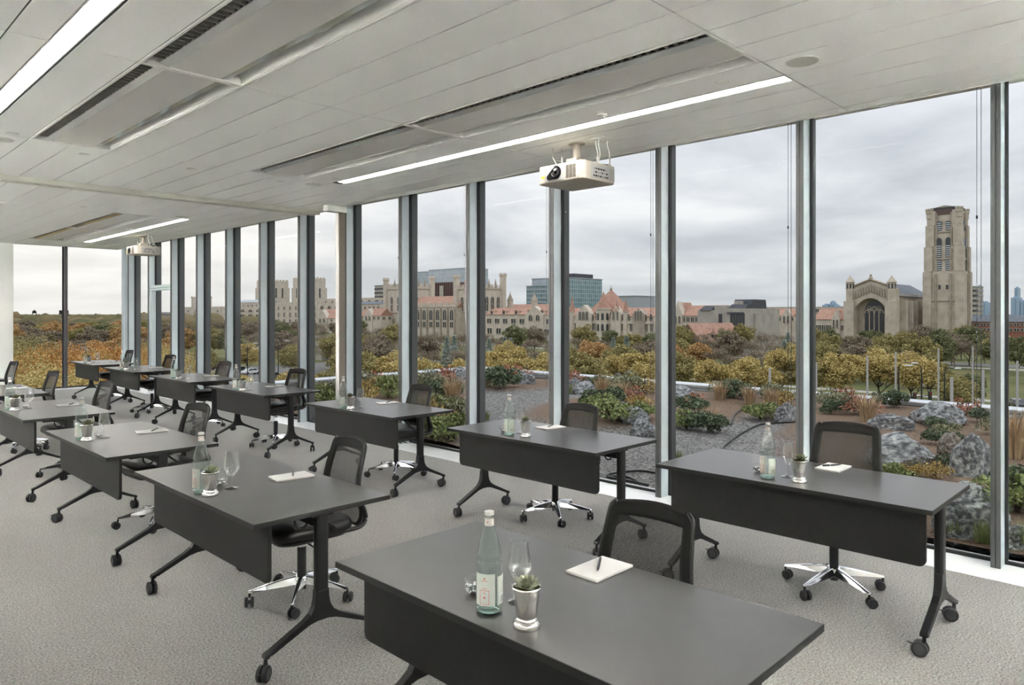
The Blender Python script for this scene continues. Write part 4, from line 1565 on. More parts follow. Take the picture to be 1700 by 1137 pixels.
NEARW = 'in the bed outside the seventh window-row table'
LST = [
    ('juniper', 1400, 688, .75, 'behind the seventh window-row chair near the parapet'), ('juniper', 1478, 682, .7, 'left of the large sloping boulder'),
    ('juniper', 1546, 708, .5, 'in front of the large sloping boulder'), ('juniper', 1622, 702, .6, 'right of the large sloping boulder'),
    ('juniper', 1566, 738, .5, 'above the long flat-topped boulder'), ('juniper', 1590, 782, .5, 'below the brownish rock'), ('sage', 1568, 722, .5, 'between the boulders'),
    ('sage', 1650, 722, .5, 'beside the tall grey boulder'), ('red', 1428, 690, .85, 'behind the seventh window-row chair'), ('red', 1410, 672, .8, 'at the parapet left of the junipers'),
    ('red', 1605, 690, .6, 'behind the large sloping boulder'), ('gold', 1516, 792, .5, 'in front of the long flat-topped boulder'), ('gold', 1552, 792, .45, 'next to the long flat-topped boulder'),
    ('green', 1484, 805, .5, 'close to the seventh window-row chair'), ('green', 1545, 850, .45, 'beside the seventh window-row table end'), ('lawn', 1552, 915, .6, 'at the glass by the biggest boulder'),
    ('lawn', 1600, 932, .6, 'at the glass under the biggest boulder'), ('lawn', 1642, 938, .6, 'at the glass beside the mullion'), ('juniper', 1630, 855, .4, 'between the biggest boulder and glass'),
    ('lawn', 1690, 948, .7, 'at the glass in the last bay'), ('green', 1690, 850, .9, 'in the last bay'), ('juniper', 1695, 830, .8, 'in the last bay above the rock'), ('grass', 1685, 760, 1.2, 'in the last bay'),
    ('gold', 1690, 735, .9, 'in the last bay by the parapet rock'), ('grass', 1440, 700, 1.0, 'behind the seventh window-row chair'), ('sage', 1380, 680, .8, 'by the parapet at the mullion'),
    # bay with the mulch slope
    ('juniper', 1130, 690, .9, 'at the left end of the mulch slope'), ('juniper', 1165, 710, .8, 'on the gravel edge of the mulch slope'), ('green', 1140, 705, .7, 'on the gravel edge of the mulch slope'),
    ('red', 1150, 680, .7, 'on the mulch slope beside junipers'), ('sage', 1205, 662, .9, 'on the mulch slope by the parapet'), ('juniper', 1225, 665, .8, 'on the mulch slope by the parapet'),
    ('green', 1262, 690, .85, 'on the mulch slope near the upright rock'), ('gold', 1300, 672, .8, 'on the mulch slope by the upright rock'), ('sage', 1300, 662, .8, 'by the parapet above the upright rock'),
    ('grass', 1180, 700, .8, 'on the mulch slope'), ('grass', 1245, 672, .9, 'on the mulch slope'), ('grass', 1280, 676, .8, 'on the mulch slope'), ('grass', 1195, 668, .9, 'on the mulch slope'), ('lawn', 1123, 760, .6, 'alone on the gravel by the mullion'),
    # island bed behind the sixth table
    ('green', 992, 690, .9, 'in the island bed on the gravel'), ('green', 1015, 700, .9, 'in the island bed on the gravel'), ('juniper', 1000, 672, .9, 'in the island bed on the gravel'), ('sage', 1040, 655, 1.0, 'in the island bed toward the parapet'),
    ('juniper', 1030, 648, .9, 'in the island bed toward the parapet'), ('gold', 1060, 680, .8, 'in the island bed beside the round rock'), ('red', 1050, 670, .7, 'in the island bed above the round rock'), ('gold', 1070, 655, 1.0, 'in the island bed by the mullion'),
    ('sage', 1010, 650, .9, 'in the island bed toward the parapet'), ('red', 955, 638, .9, 'by the parapet at the tan flat rock'), ('lawn', 942, 648, 1.0, 'by the parapet at the mullion'), ('juniper', 990, 640, .8, 'by the parapet behind the tan flat rock'),
    ('grass', 1000, 660, 1.0, 'in the island bed'), ('grass', 1035, 665, 1.0, 'in the island bed'), ('green', 1060, 700, .7, 'between the two gravel-edge rocks'),
    # corner bed
    ('juniper', 832, 642, 1.1, 'in the far bed on the gravel'), ('sage', 812, 634, 1.1, 'in the far bed on the gravel'), ('red', 860, 634, 1.0, 'in the far bed over the grey rock'), ('red', 842, 626, .9, 'in the far bed by the parapet'),
    ('sage', 800, 640, 1.0, 'at the end of the far bed'), ('lawn', 806, 690, .6, 'alone on the gravel by the fifth window mullion'),
    # strip near the glass, farther along
    ('sage', 700, 650, 1.1, 'in the bed behind the fifth window-row chair'), ('green', 720, 690, 1.0, 'in the bed behind the fifth window-row chair'), ('juniper', 735, 660, 1.0, 'in the bed behind the fifth window-row chair'), ('gold', 700, 700, 1.0, 'in the bed near the fifth window-row chair'),
    ('sage', 760, 690, .9, 'in the bed at the gravel edge'), ('grass', 752, 668, 1.2, 'in the bed at the gravel edge'), ('red', 745, 640, .9, 'in the bed below the corner boulders'), ('green', 690, 730, .9, 'near the glass by the fifth window-row table'),
    ('green', 730, 735, .9, 'near the glass by the fifth window-row table'), ('gold', 752, 722, .8, 'near the glass by the fifth window-row table'), ('sage', 600, 650, 1.2, 'in the far strip behind the fourth table'), ('gold', 625, 655, 1.1, 'in the far strip behind the fourth table'),
    ('green', 645, 660, 1.0, 'in the far strip behind the fourth table'), ('sage', 640, 640, 1.1, 'in the far strip by the side parapet'), ('gold', 608, 670, 1.0, 'in the strip near the glass'), ('green', 530, 672, 1.0, 'in the strip at the fourth table'),
    ('sage', 555, 660, 1.0, 'in the strip at the fourth table'), ('green', 545, 680, .9, 'in the strip near the glass at the fourth table'), ('red', 620, 640, .9, 'in the far strip by the side parapet'), ('sage', 670, 640, 1.1, 'in the far strip by the side parapet'),
]
seen_l = {}
for kind, px, py, size, wl in LST:
    plant(kind, px, py, size, wl)

# black irrigation hoses on the gravel
m_hose = mat('black_hose', S(34, 36, 34), .45)
for n_, (lab, pts) in enumerate((('black irrigation hose winding across the gravel past the seventh table', [(1322, 705), (1290, 700), (1262, 702), (1232, 716), (1212, 730), (1200, 742), (1205, 755), (1225, 764), (1260, 768), (1300, 772), (1340, 778)]),
                                  ('coil of thin black hose on gravel near the glass', [(1110, 785), (1060, 778), (1010, 784), (985, 800), (1000, 815), (1040, 812), (1060, 800), (1040, 788), (1000, 790), (975, 806)]),
                                  ('black hose on the mulch below the bright green shrub', [(1280, 690), (1262, 683), (1240, 682), (1222, 690), (1214, 702)]))):
    p = [on_z(a, b, .02) for a, b in pts]
    p = [(max(5.9, x), y, ground_h(max(5.9, x), y) + .018) for x, y in p]
    tag(MB().tube(catmull(p, 4), .012, 6).build('irrigation_hose', m_hose, smooth=60), lab, 'hose', 'irrigation hoses')

# ------------------------------------------------------------------ park ground and streets
m_lawn = mat('park_lawn', S(88, 96, 60), .95, 0, .2, var=(.08, S(116, 110, 74), 6, .35, .7))
m_road = mat('asphalt', S(118, 116, 113), .9, 0, .3, var=(.3, S(104, 103, 101), 5))
m_walk = mat('pavement', S(168, 164, 156), .9, 0, .3)
tag(MB().box(-600, 16000, -6000, 16000, GZ - 2, GZ).build('ground', m_lawn), 'park lawn below the terrace', kind='structure')
for n_, (x0, x1, y0, y1, dz, m_, lab) in enumerate((
        (24, 36, -200, 700, .04, m_road, 'near street running along the park'), (232, 246, -200, 900, .04, m_road, 'far street in front of the campus'),
        (24, 700, 2, 15, .06, m_road, 'cross street running away from the building'), (24, 700, 18.5, 21.5, .08, m_walk, 'pavement beside the cross street'),
        (24, 700, 130, 141, .06, m_road, 'second cross street through the park'), (60, 120, 142, 190, .05, m_road, 'parking area beside the second cross street'),
        (140, 143.5, 22, 600, .05, m_walk, 'pale footpath through the park'), (222, 227, -100, 900, .05, m_walk, 'pavement in front of the campus'))):
    tag(MB().box(x0, x1, y0, y1, GZ, GZ + dz).build('road' if m_ is m_road else 'pavement', m_), lab, kind='structure')
for k in range(40):
    pass

# ------------------------------------------------------------------ trees
m_bark = mat('bark', S(74, 66, 58), .95, var=(3, S(98, 90, 80), 4))
TC = {
    'gold': leaf_mat('foliage_gold', S(172, 154, 98), S(204, 186, 128), scale=.9),
    'olive': leaf_mat('foliage_olive', S(134, 126, 82), S(172, 160, 110), scale=.9),
    'orange': leaf_mat('foliage_orange', S(168, 134, 90), S(196, 162, 114), scale=.9),
    'brown': leaf_mat('foliage_brown', S(124, 112, 96), S(156, 142, 122), scale=.9),
    'green': leaf_mat('foliage_green', S(100, 106, 76), S(136, 136, 98), scale=.9),
    'spruce': leaf_mat('foliage_spruce', S(148, 158, 150), S(178, 186, 176), scale=.9),
}
m_bare = mat('bare_twigs', S(138, 126, 114), .95)


def skeleton(seed, h, spread, depth, base=.28, up=.35):
    """trunk and limbs of a tree as one tapering branched mesh; returns it with the branch tips"""
    rnd = random.Random(seed)
    mb, tips = MB(), []

    def grow(p, d, L_, r, lev):
        p1 = p + d * L_ * .5 + Vector((rnd.uniform(-1, 1), rnd.uniform(-1, 1), 0)) * L_ * .06
        p2 = p + d * L_
        mb.tube([p, p1, p2], [r, r * .82, r * .6], 5 if lev < 2 else 3)
        if lev >= depth:
            tips.append(p2)
            return
        n = 3 if lev else 5
        for k in range(n):
            a = 2 * pi * (k + rnd.random() * .7) / n
            s_ = spread * rnd.uniform(.7, 1.2)
            nd = (d + Vector((cos(a) * s_, sin(a) * s_, up * rnd.uniform(.2, 1)))).normalized()
            grow(p2 if k < n - 1 or lev else p1, nd, L_ * rnd.uniform(.58, .78) * (1.1 if lev == 0 else 1), r * .56, lev + 1)
    grow(Vector((0, 0, -.3)), Vector((0, 0, 1)), h * base + .3, h * .020, 0)
    return mb, tips


def crown_mesh(seed, rx, rz, cz, n, leaf, m, lobes=34, tips=None, bottom=-.8):
    rnd = random.Random(seed)
    mb = MB()
    cs = []
    for k in range(lobes):
        while True:
            v = Vector((rnd.uniform(-1, 1), rnd.uniform(-1, 1), rnd.uniform(bottom, 1)))
            if .35 < v.length < 1:
                break
        cs.append((v.x * rx * .85, v.y * rx * .85, cz + v.z * rz * .85, rx * rnd.uniform(.20, .36)))
    for k in range(n):
        c = rnd.choice(cs)
        b, a = rnd.uniform(-.75, 1), rnd.uniform(0, 2 * pi)
        r_ = c[3] * rnd.uniform(.55, 1.1)
        s_ = sqrt(1 - b * b)
        quad_leaf(mb, (c[0] + r_ * s_ * cos(a), c[1] + r_ * s_ * sin(a), c[2] + r_ * b * .85), leaf * rnd.uniform(.55, 1.3), rnd, 1.15)
    return mb.mesh('crown', m)


def spruce_mesh(seed, h, r, n, m):
    rnd = random.Random(seed)
    mb = MB()
    for k in range(n):
        t = rnd.random() ** .8
        rr = r * (1 - t) * (.55 + .45 * abs(sin(t * 34))) * rnd.uniform(.5, 1)
        a = rnd.uniform(0, 2 * pi)
        quad_leaf(mb, (rr * cos(a), rr * sin(a), h * (.05 + .95 * t)), .34 * rnd.uniform(.6, 1.2), rnd, 1.4)
    return mb.mesh('crown', m)


TK = {}
for s_ in range(3):           # full autumn crowns, 10 m tall
    sk, tips = skeleton(20 + s_, 10, .75, 3, .24)
    TK['trunk%d' % s_] = sk.mesh('trunk', m_bark)
for c_ in ('gold', 'olive', 'orange', 'brown', 'green'):
    for s_ in range(3):
        TK['%s%d' % (c_, s_)] = crown_mesh(40 + s_ * 7 + len(c_), (3.9, 3.4, 4.4)[s_], (3.7, 4.1, 3.3)[s_], (6.1, 5.9, 6.3)[s_], 11000, .19, TC[c_], 44)
for c_ in ('gold', 'olive', 'orange'):   # finer crowns for the trees close to the end wall
    for s_ in range(2):
        TK['%sfine%d' % (c_, s_)] = crown_mesh(90 + s_ * 7 + len(c_), (4.0, 4.5)[s_], (3.8, 3.4)[s_], (6.1, 6.3)[s_], 44000, .055, TC[c_] if c_ != 'orange' else leaf_mat('foliage_rust', S(172, 120, 66), S(206, 160, 98), scale=.9), 52)
for s_ in range(3):           # nearly bare trees
    sk, tips = skeleton(60 + s_, 11, .62, 5, .22, .30)
    rnd = random.Random(s_)
    TK['limbs%d' % s_] = sk.mesh('trunk', m_bare)
    mb = MB()
    for t_ in tips:
        for q in range(5):
            d_ = Vector((rnd.uniform(-1, 1), rnd.uniform(-1, 1), rnd.uniform(-.2, 1))).normalized() * rnd.uniform(.5, 1.1)
            e_ = t_ + d_
            u = d_.cross(Vector((0, 0, 1))).normalized() * .022
            mb.add([t_ - u, t_ + u, e_], [(0, 1, 2)])
    for q in range(1100):
        t_ = rnd.choice(tips)
        quad_leaf(mb, t_ + Vector((rnd.uniform(-.8, .8), rnd.uniform(-.8, .8), rnd.uniform(-.6, .8))), .14, rnd)
    TK['twigs%d' % s_] = mb.mesh('twigs', TC['brown'])
TK['spruce0'] = spruce_mesh(3, 9, 2.4, 3200, TC['spruce'])
TK['sptrunk'] = MB().tube([(0, 0, -.2), (0, 0, 4), (0, 0, 8.5)], [.2, .13, .04], 6).mesh('trunk', m_bark)

KINDN = {'gold': 'golden yellow', 'olive': 'olive yellow', 'orange': 'orange brown', 'brown': 'faded brown', 'green': 'dull green', 'bare': 'nearly bare grey-brown', 'spruce': 'blue-green spruce'}
tcount = {}


def tree(kind, x, y, h, var, zone, group, fine=False):
    o = thing('spruce_tree' if kind == 'spruce' else 'bare_tree' if kind == 'bare' else 'autumn_tree', '%s tree %s' % (KINDN[kind], zone) if kind != 'spruce' else 'blue-green spruce %s' % zone, 'tree', (x, y, GZ), (x * 7.1 + y * 3.3) % 6.28, group)
    if kind == 'bare':
        s_ = h / 11
        link('trunk', TK['limbs%d' % var], o)
        link('twigs', TK['twigs%d' % var], o)
    elif kind == 'spruce':
        s_ = h / 9
        link('trunk', TK['sptrunk'], o)
        link('crown', TK['spruce0'], o)
    else:
        s_ = h / 10
        link('trunk', TK['trunk%d' % var], o)
        link('crown', TK['%sfine%d' % (kind, var % 2)] if fine else TK['%s%d' % (kind, var)], o)
    o.scale = (s_, s_, s_)
    return o


def tree_px(kind, px, X, top, var, zone, group, wide=1.0):
    """tree standing at x = X in photo column px, its top at photo row top"""
    y, zt = on_x(px, top, X)
    h = min(max(zt - GZ, 3), 17)
    o = tree(kind, X, y, h, var, zone, group)
    o.scale = (o.scale[0] * wide, o.scale[1] * wide, o.scale[2])
    return o


rt = random.Random(5)
MARKS = ((300, 'beyond the end wall'), (420, 'below the turreted pale hall'), (530, 'below the pair of stone towers'), (640, 'below the flat roofed stone block'), (720, 'below the left library tower'), (800, 'below the library hall'),
         (930, 'below the dormered hall'), (1090, 'below the pyramid roofed hall'), (1200, 'below the brick house'), (1260, 'below the modern library'), (1400, 'below the red roofed ranges'), (1500, 'below the chapel window'), (1640, 'below the chapel tower'), (9999, 'beside the cross street'))


def mark(px):
    return next(m_ for q, m_ in MARKS if px < q)


def tree_row(d0, d1, h0, h1, p0, p1, step, kinds, zone, group, wide=1.12):
    px = p0
    while px < p1:
        d, h = rt.uniform(d0, d1), rt.uniform(h0, h1)
        dx, dy = ray(px)
        if not (2 - 3 < dy * d < 22 + 2):           # keep the cross street free
            o = tree(rt.choice(kinds), dx * d, dy * d, h, rt.randrange(3), zone + ', ' + mark(px), group)
            o.scale = (o.scale[0] * wide, o.scale[1] * wide, o.scale[2])
        px += 8.2 * (h / 10) * FPX / d * step * rt.uniform(.8, 1.2)


NR, N2, N3 = 'in the row nearest the terrace', 'in the middle of the park', 'in front of the campus'
tree_row(106, 122, 7.6, 9.0, 600, 1525, .80, ('gold', 'gold', 'olive'), NR, 'autumn trees nearest the terrace', 1.2)
tree_row(92, 112, 5.2, 6.6, 262, 600, .95, ('gold', 'olive', 'gold'), NR, 'autumn trees nearest the terrace', 1.25)
tree_row(138, 160, 7.8, 9.6, 575, 1560, .80, ('olive', 'gold', 'orange', 'bare', 'brown', 'olive'), N2, 'park trees in the middle band', 1.15)
tree_row(150, 175, 7.0, 8.5, 262, 575, 1.9, ('olive', 'brown', 'gold'), N2, 'park trees in the middle band', 1.15)
tree_row(176, 205, 8.6, 10.2, 470, 1660, .85, ('bare', 'brown', 'olive', 'bare', 'green', 'brown'), N2, 'park trees in the middle band', 1.1)
tree_row(224, 250, 9.4, 11.6, 300, 1610, .85, ('bare', 'brown', 'bare', 'olive', 'bare', 'green'), N3, 'trees along the campus front', 1.1)
tree_row(300, 345, 9.5, 11.5, 262, 660, .8, ('bare', 'brown', 'green', 'bare'), N3, 'trees along the campus front', 1.1)
tree_row(400, 460, 10, 12, 262, 600, .8, ('bare', 'brown', 'brown', 'green'), N3, 'trees along the campus front', 1.1)
for px, d, h, k in ((1592, 96, 6.2, 'olive'), (1612, 104, 6.4, 'green'), (1636, 100, 6.0, 'olive'), (1560, 170, 10.5, 'green'), (1530, 150, 10, 'olive'), (1585, 190, 11, 'bare'), (1610, 200, 11.5, 'green'), (1635, 210, 11, 'bare'), (1500, 140, 9.5, 'bare'), (1545, 120, 8.2, 'olive'), (1690, 170, 10, 'green'), (1660, 180, 10, 'gold'), (1720, 150, 10, 'green')):
    dx, dy = ray(px)
    tree(k, dx * d, dy * d if not 0 < dy * d < 23 else 26, h, rt.randrange(3), 'on the lawn ' + mark(px), 'trees beside the cross street')
for px, d in ((797, 168), (812, 160), (838, 172), (848, 165), (742, 170), (754, 176), (1018, 172), (1040, 168), (1302, 150), (1308, 190)):
    dx, dy = ray(px)
    tree('spruce', dx * d, dy * d, rt.uniform(8, 9.6), 0, 'in the park ' + mark(px), 'blue-green spruces')
# 4. big trees close to the end wall, left
G4 = 'large autumn trees beyond the glass end wall'
for az_px, dist, top, k in ((40, 52, 590, 'olive'), (80, 46, 604, 'orange'), (118, 52, 592, 'orange'), (160, 55, 598, 'gold'), (200, 54, 588, 'orange'), (232, 58, 592, 'gold'), (20, 44, 600, 'gold'), (268, 62, 590, 'gold'), (305, 66, 596, 'olive'), (60, 68, 566, 'olive'),
                            (100, 74, 580, 'brown'), (140, 78, 582, 'bare'), (185, 82, 576, 'orange'), (222, 86, 576, 'olive'), (0, 60, 580, 'olive'), (-40, 50, 590, 'gold'), (92, 36, 640, 'gold'), (150, 38, 636, 'orange'), (38, 35, 640, 'gold')):
    dx, dy = ray(az_px)
    zt = EYE + (HY - top) / FPX * dist
    tree(k, dx * dist, dy * dist, max(5, zt - GZ), rt.randrange(3), 'growing outside the glass end wall', G4, k not in ('brown', 'bare')).scale *= 1.08
# 5. woods to the horizon on the left
G5 = 'woods beyond the end wall'
for i in range(70):
    dist = 105 + 330 * (i / 70) ** 1.3
    px = -30 + (i * 61.8) % 330
    k = rt.choice(('bare', 'brown', 'brown', 'bare', 'orange') if dist < 260 else ('green', 'olive', 'brown', 'orange'))
    dx, dy = ray(px)
    o = tree(k, dx * dist, dy * dist, rt.uniform(7.6, 9.4) if dist < 220 else rt.uniform(9.5, 11.8), rt.randrange(3), 'in the woods beyond the end wall', G5)
    o.scale = (o.scale[0] * 1.4, o.scale[1] * 1.4, o.scale[2])


def far_woods():
    rnd = random.Random(8)
    mb = MB()
    base = []
    bm = bmesh.new()
    bmesh.ops.create_icosphere(bm, subdivisions=2, radius=1)
    bv = [v.co.copy() for v in bm.verts]
    bf = [tuple(v.index for v in f.verts) for f in bm.faces]
    bm.free()
    for k in range(900):
        px, dist = rnd.uniform(-120, 760), 420 * (6.5 ** rnd.random())
        dx, dy = ray(px)
        if dx * dist > 210 and px > 275:
            if dx * dist < 420:
                continue
        r_ = rnd.uniform(6, 9)
        h = rnd.uniform(9, 12.5) + 4.5 * max(0, noise.noise(Vector((dx * dist * .012, dy * dist * .012, 2.0)))) + (rnd.random() ** 4) * 2.5
        mb.add([(dx * dist + v.x * r_ * (1 + .2 * noise.noise(v * 2 + Vector((k, 0, 0)))), dy * dist + v.y * r_, GZ + h * .5 + v.z * h * .5 * (1 + .25 * noise.noise(v * 2.3 + Vector((0, k, 0))))) for v in bv], bf)
    o = mb.build('far_woods', mat('far_tree_canopy', S(92, 92, 66), .95, 0, .1, var=(.05, S(128, 112, 84), 4), bump=(.8, 1.0, .8)), smooth=180, fix=False)
    tag(o, 'distant tree canopy reaching to the horizon', 'woods', kind='stuff')


far_woods()

# ------------------------------------------------------------------ street furniture and cars
m_pole = mat('mast_concrete', S(150, 148, 144), .7)
for im_, (px, top) in enumerate(((1278, 611), (1355, 601), (1440, 590), (1487, 584), (1558, 578), (1615, 574.5), (1580, 626.5), (1632, 614), (1689, 599))):
    H_ = 11.5
    d = FPX * (EYE - (GZ + H_)) / (top - HY)
    dx, dy = ray(px)
    o = thing('light_mast', ('pale light mast, %s of the longer mast row counted from the modern library side' % ORD[im_ + 1]) if im_ < 6 else ('pale light mast, %s of the shorter mast row beside the cross street' % ORD[im_ - 5]), 'mast', (dx * d, dy * d, GZ), 0, 'pale masts beside the cross street')
    MB().lathe([(.085, 0), (.07, H_ - .02), (.05, H_)], 10).build('shaft', m_pole, o, smooth=50)
    MB().lathe([(.20, 0), (.20, .25), (.12, .3)], 10).build('footing', m_conc, o)
for az_px, dist in ((136, 96), (156, 96)):
    dx, dy = ray(az_px)
    o = thing('light_mast', 'thin pale mast standing among the trees beyond the end wall', 'mast', (dx * dist, dy * dist, GZ), 0, 'masts beyond the end wall')
    MB().lathe([(.14, 0), (.10, 10.2), (.06, 10.25)], 10).build('shaft', m_pole, o, smooth=50)
    MB().lathe([(.22, 0), (.22, .25), (.12, .3)], 10).build('footing', m_conc, o)
m_lpost = mat('street_iron', S(48, 52, 54), .5, .5)
m_lamp = mat('lamp_head', S(214, 216, 216), .4)


def street_lamp(px, d, H_, reach, ang, label):
    dx, dy = ray(px)
    o = thing('street_lamp', label, 'street lamp', (dx * d, dy * d, GZ), ang, 'street lamps on the cross street')
    MB().tube([(0, 0, 0), (0, 0, H_ * .8), (0, 0, H_ - .5)], [.11, .08, .06], 8).build('post', m_lpost, o, smooth=50)
    MB().tube(catmull([(0, 0, H_ - .6), (reach * .15, 0, H_ - .1), (reach * .5, 0, H_ + .08), (reach, 0, H_)], 4), .045, 6).build('arm', m_lpost, o, smooth=50)
    MB().box(reach - .1, reach + .75, -.17, .17, H_ - .10, H_ + .05).build('lamp_head', m_lamp, o, bevel=.05)


R_ = YAW - pi / 2        # to the right as seen from the room
street_lamp(1492, 88, 8.6, 1.6, R_, 'dark street lamp with a single short arm near the traffic lights')
street_lamp(1568, 95, 7.4, 1.4, R_, 'dark street lamp beside the white car')
street_lamp(1530, 84, 8.6, 1.2, R_ + pi, 'dark street lamp with its arm toward the masts')
street_lamp(1490, 56, 5.0, 5.2, R_ + pi, 'low street lamp with a long sweeping arm over the street')
street_lamp(462, 150, 9, 1.6, R_, 'street lamp by the parking area')
street_lamp(411, 150, 8.5, 1.4, R_, 'double street lamp by the second cross street')


def signal(px, d, H_, arm, ang, label, red):
    dx, dy = ray(px)
    o = thing('traffic_light', label, 'traffic light', (dx * d, dy * d, GZ), ang, 'traffic lights at the crossing')
    MB().tube([(0, 0, 0), (0, 0, H_)], [.11, .09], 8).build('post', m_lpost, o, smooth=50)
    if arm:
        MB().tube([(0, 0, H_ - .9), (arm, 0, H_ - .4)], [.07, .05], 6).build('mast_arm', m_lpost, o, smooth=50)
    for k, x in enumerate([0] + ([arm * .55, arm] if arm else [])):
        z = H_ - .75 if x == 0 else H_ - .75 + .3 * x / max(arm, 1)
        b = MB().box(x - .19, x + .19, -.30, -.05, z - .55, z + .55).build('signal_head', mat('signal_black', S(34, 38, 36), .5), o, bevel=.03)
        for q, c_ in enumerate(('red', 'amber', 'green')):
            lit = c_ == 'red' and red
            mm = mat('lens_%s_%s' % (c_, lit), {'red': S(120, 20, 16), 'amber': S(70, 50, 10), 'green': S(14, 52, 36)}[c_], .3, emit=((1, .10, .05, 1), 3.0) if lit else None)
            MB().lathe([(.13, 0), (.10, .03), (.001, .04)], 12).xform(Matrix.Translation((x, -.30, z + .34 - q * .34)) @ Matrix.Rotation(pi / 2, 4, 'X')).build('lens', mm, b, smooth=50)
    return o


signal(1568, 92, 3.6, 0, R_, 'traffic light showing red beside the green street sign', True)
signal(1486, 88, 5.0, 4.2, R_, 'traffic light on a long mast arm over the street', False)
dx, dy = ray(1562)
o = thing('street_sign', 'green street name sign on a post by the traffic light', 'sign', (dx * 90, dy * 90, GZ), R_)
MB().tube([(0, 0, 0), (0, 0, 4.0)], .05, 6).build('post', m_lpost, o)
MB().box(-1.0, 1.0, -.03, .03, 3.0, 3.55).build('sign_plate', mat('sign_green', S(30, 112, 84), .5), o)
for k in range(9):
    MB().box(-.86 + k * .19, -.86 + k * .19 + (.13 if k % 4 else .10), -.036, -.03, 3.18, 3.40 if k % 3 else 3.36).build('sign_mark', m_lamp, o)


def car(px, d, ang, body, label):
    dx, dy = ray(px)
    o = thing('car', label, 'car', (dx * d, dy * d, GZ + .06), ang, 'cars on the streets below')
    prof = [(-2.3, .35), (-2.3, .75), (-2.15, .92), (-1.5, 1.0), (-.95, 1.45), (.75, 1.48), (1.35, 1.02), (2.1, .88), (2.3, .70), (2.3, .35)]
    MB().prism(prof, -.86, .86, 'y').build('body', body, o, bevel=.10, seg=3)
    gl = mat('car_glass', S(34, 40, 46), .08, 0, .8)
    for s_ in (-1, 1):
        MB().prism([(-1.3, 1.02), (-.88, 1.38), (-.06, 1.40), (-.06, 1.02)], s_ * .862, s_ * .872, 'y').build('side_window', gl, o)
        MB().prism([(.04, 1.02), (.04, 1.40), (.70, 1.41), (1.18, 1.02)], s_ * .862, s_ * .872, 'y').build('side_window', gl, o)
        for x in (-1.42, 1.42):
            wheel(MB(), (x, s_ * .80, .33), .33, .2, (0, 1, 0)).build('wheel', mat('tyre', S(24, 24, 25), .8), o, smooth=40)
        MB().box(2.27, 2.315, s_ * .62 - .14, s_ * .62 + .14, .62, .74).build('head_lamp', m_lamp, o)
    MB().prism([(1.38, 1.03), (.80, 1.46), (.83, 1.47), (1.42, 1.03)], -.72, .72, 'y').build('windscreen', gl, o)
    return o


m_cw = mat('car_white', S(220, 222, 224), .25, 0, .5, coat=.6)
m_cr = mat('car_maroon', S(92, 34, 36), .25, 0, .5, coat=.6)
m_cg = mat('car_grey', S(96, 102, 108), .25, .4, .5, coat=.6)
m_cd = mat('car_dark', S(36, 40, 48), .25, .3, .5, coat=.6)
car(1548, 140, R_ + .05, m_cw, 'white car stopped behind the street sign')
car(1552, 178, R_ + .05, m_cr, 'dark red car parked on the grass-lined drive')
car(1382, 200, R_, m_cw, 'white car seen through the trees before the chapel')
car(1398, 205, R_, m_cr, 'red car seen through the trees before the chapel')
car(1690, 110, R_ + 1.2, m_cd, 'dark car driving on the cross street')
for i, (px, d, m_, lb) in enumerate(((352, 190, m_cw, 'white car parked beyond the twelfth mullion'), (364, 186, m_cd, 'dark car parked beside the white parked car'), (398, 178, m_cg, 'grey car in the parking area'), (417, 172, m_cw, 'white car in the parking area by the lamp'),
                                     (452, 160, m_cg, 'silver-grey car near the second cross street'), (300, 200, m_cw, 'white car far along the second cross street'))):
    car(px, d, R_ + .3 * i, m_, lb)

# ------------------------------------------------------------------ campus buildings, colours paled to stand in for distance haze
m_stone = mat('limestone', S(204, 194, 180), .9, 0, .2, var=(.35, S(186, 176, 163), 7), bump=(1.5, .3, .1))
m_chap = mat('chapel_limestone', S(198, 188, 173), .9, 0, .2, var=(.35, S(176, 166, 151), 7), bump=(1.5, .3, .1))
m_stoned = mat('weathered_limestone', S(176, 165, 150), .9, 0, .2, var=(.45, S(150, 140, 128), 8), bump=(1.5, .4, .1))
m_tile = mat('red_roof_tile', S(178, 143, 126), .85, 0, .2, var=(.6, S(158, 123, 108), 6))
m_slate = mat('blue_grey_slate', S(110, 116, 124), .7, 0, .3, var=(.8, S(92, 98, 106), 6))
m_sdark = mat('dark_slate', S(78, 80, 84), .7, 0, .3, var=(.8, S(66, 68, 72), 6))
m_win = mat('dark_window', S(62, 64, 66), .2, 0, .6)
m_brick = mat('brown_brick', S(116, 94, 80), .9, 0, .2, var=(1.5, S(92, 76, 66), 6))
m_redb = mat('red_brick', S(156, 110, 94), .9, 0, .2, var=(1.5, S(134, 92, 80), 6))
m_concb = mat('pale_concrete', S(178, 172, 162), .9, 0, .2, var=(.3, S(160, 155, 147), 6))
m_cgrey = mat('grey_cladding', S(160, 166, 172), .6, 0, .3)


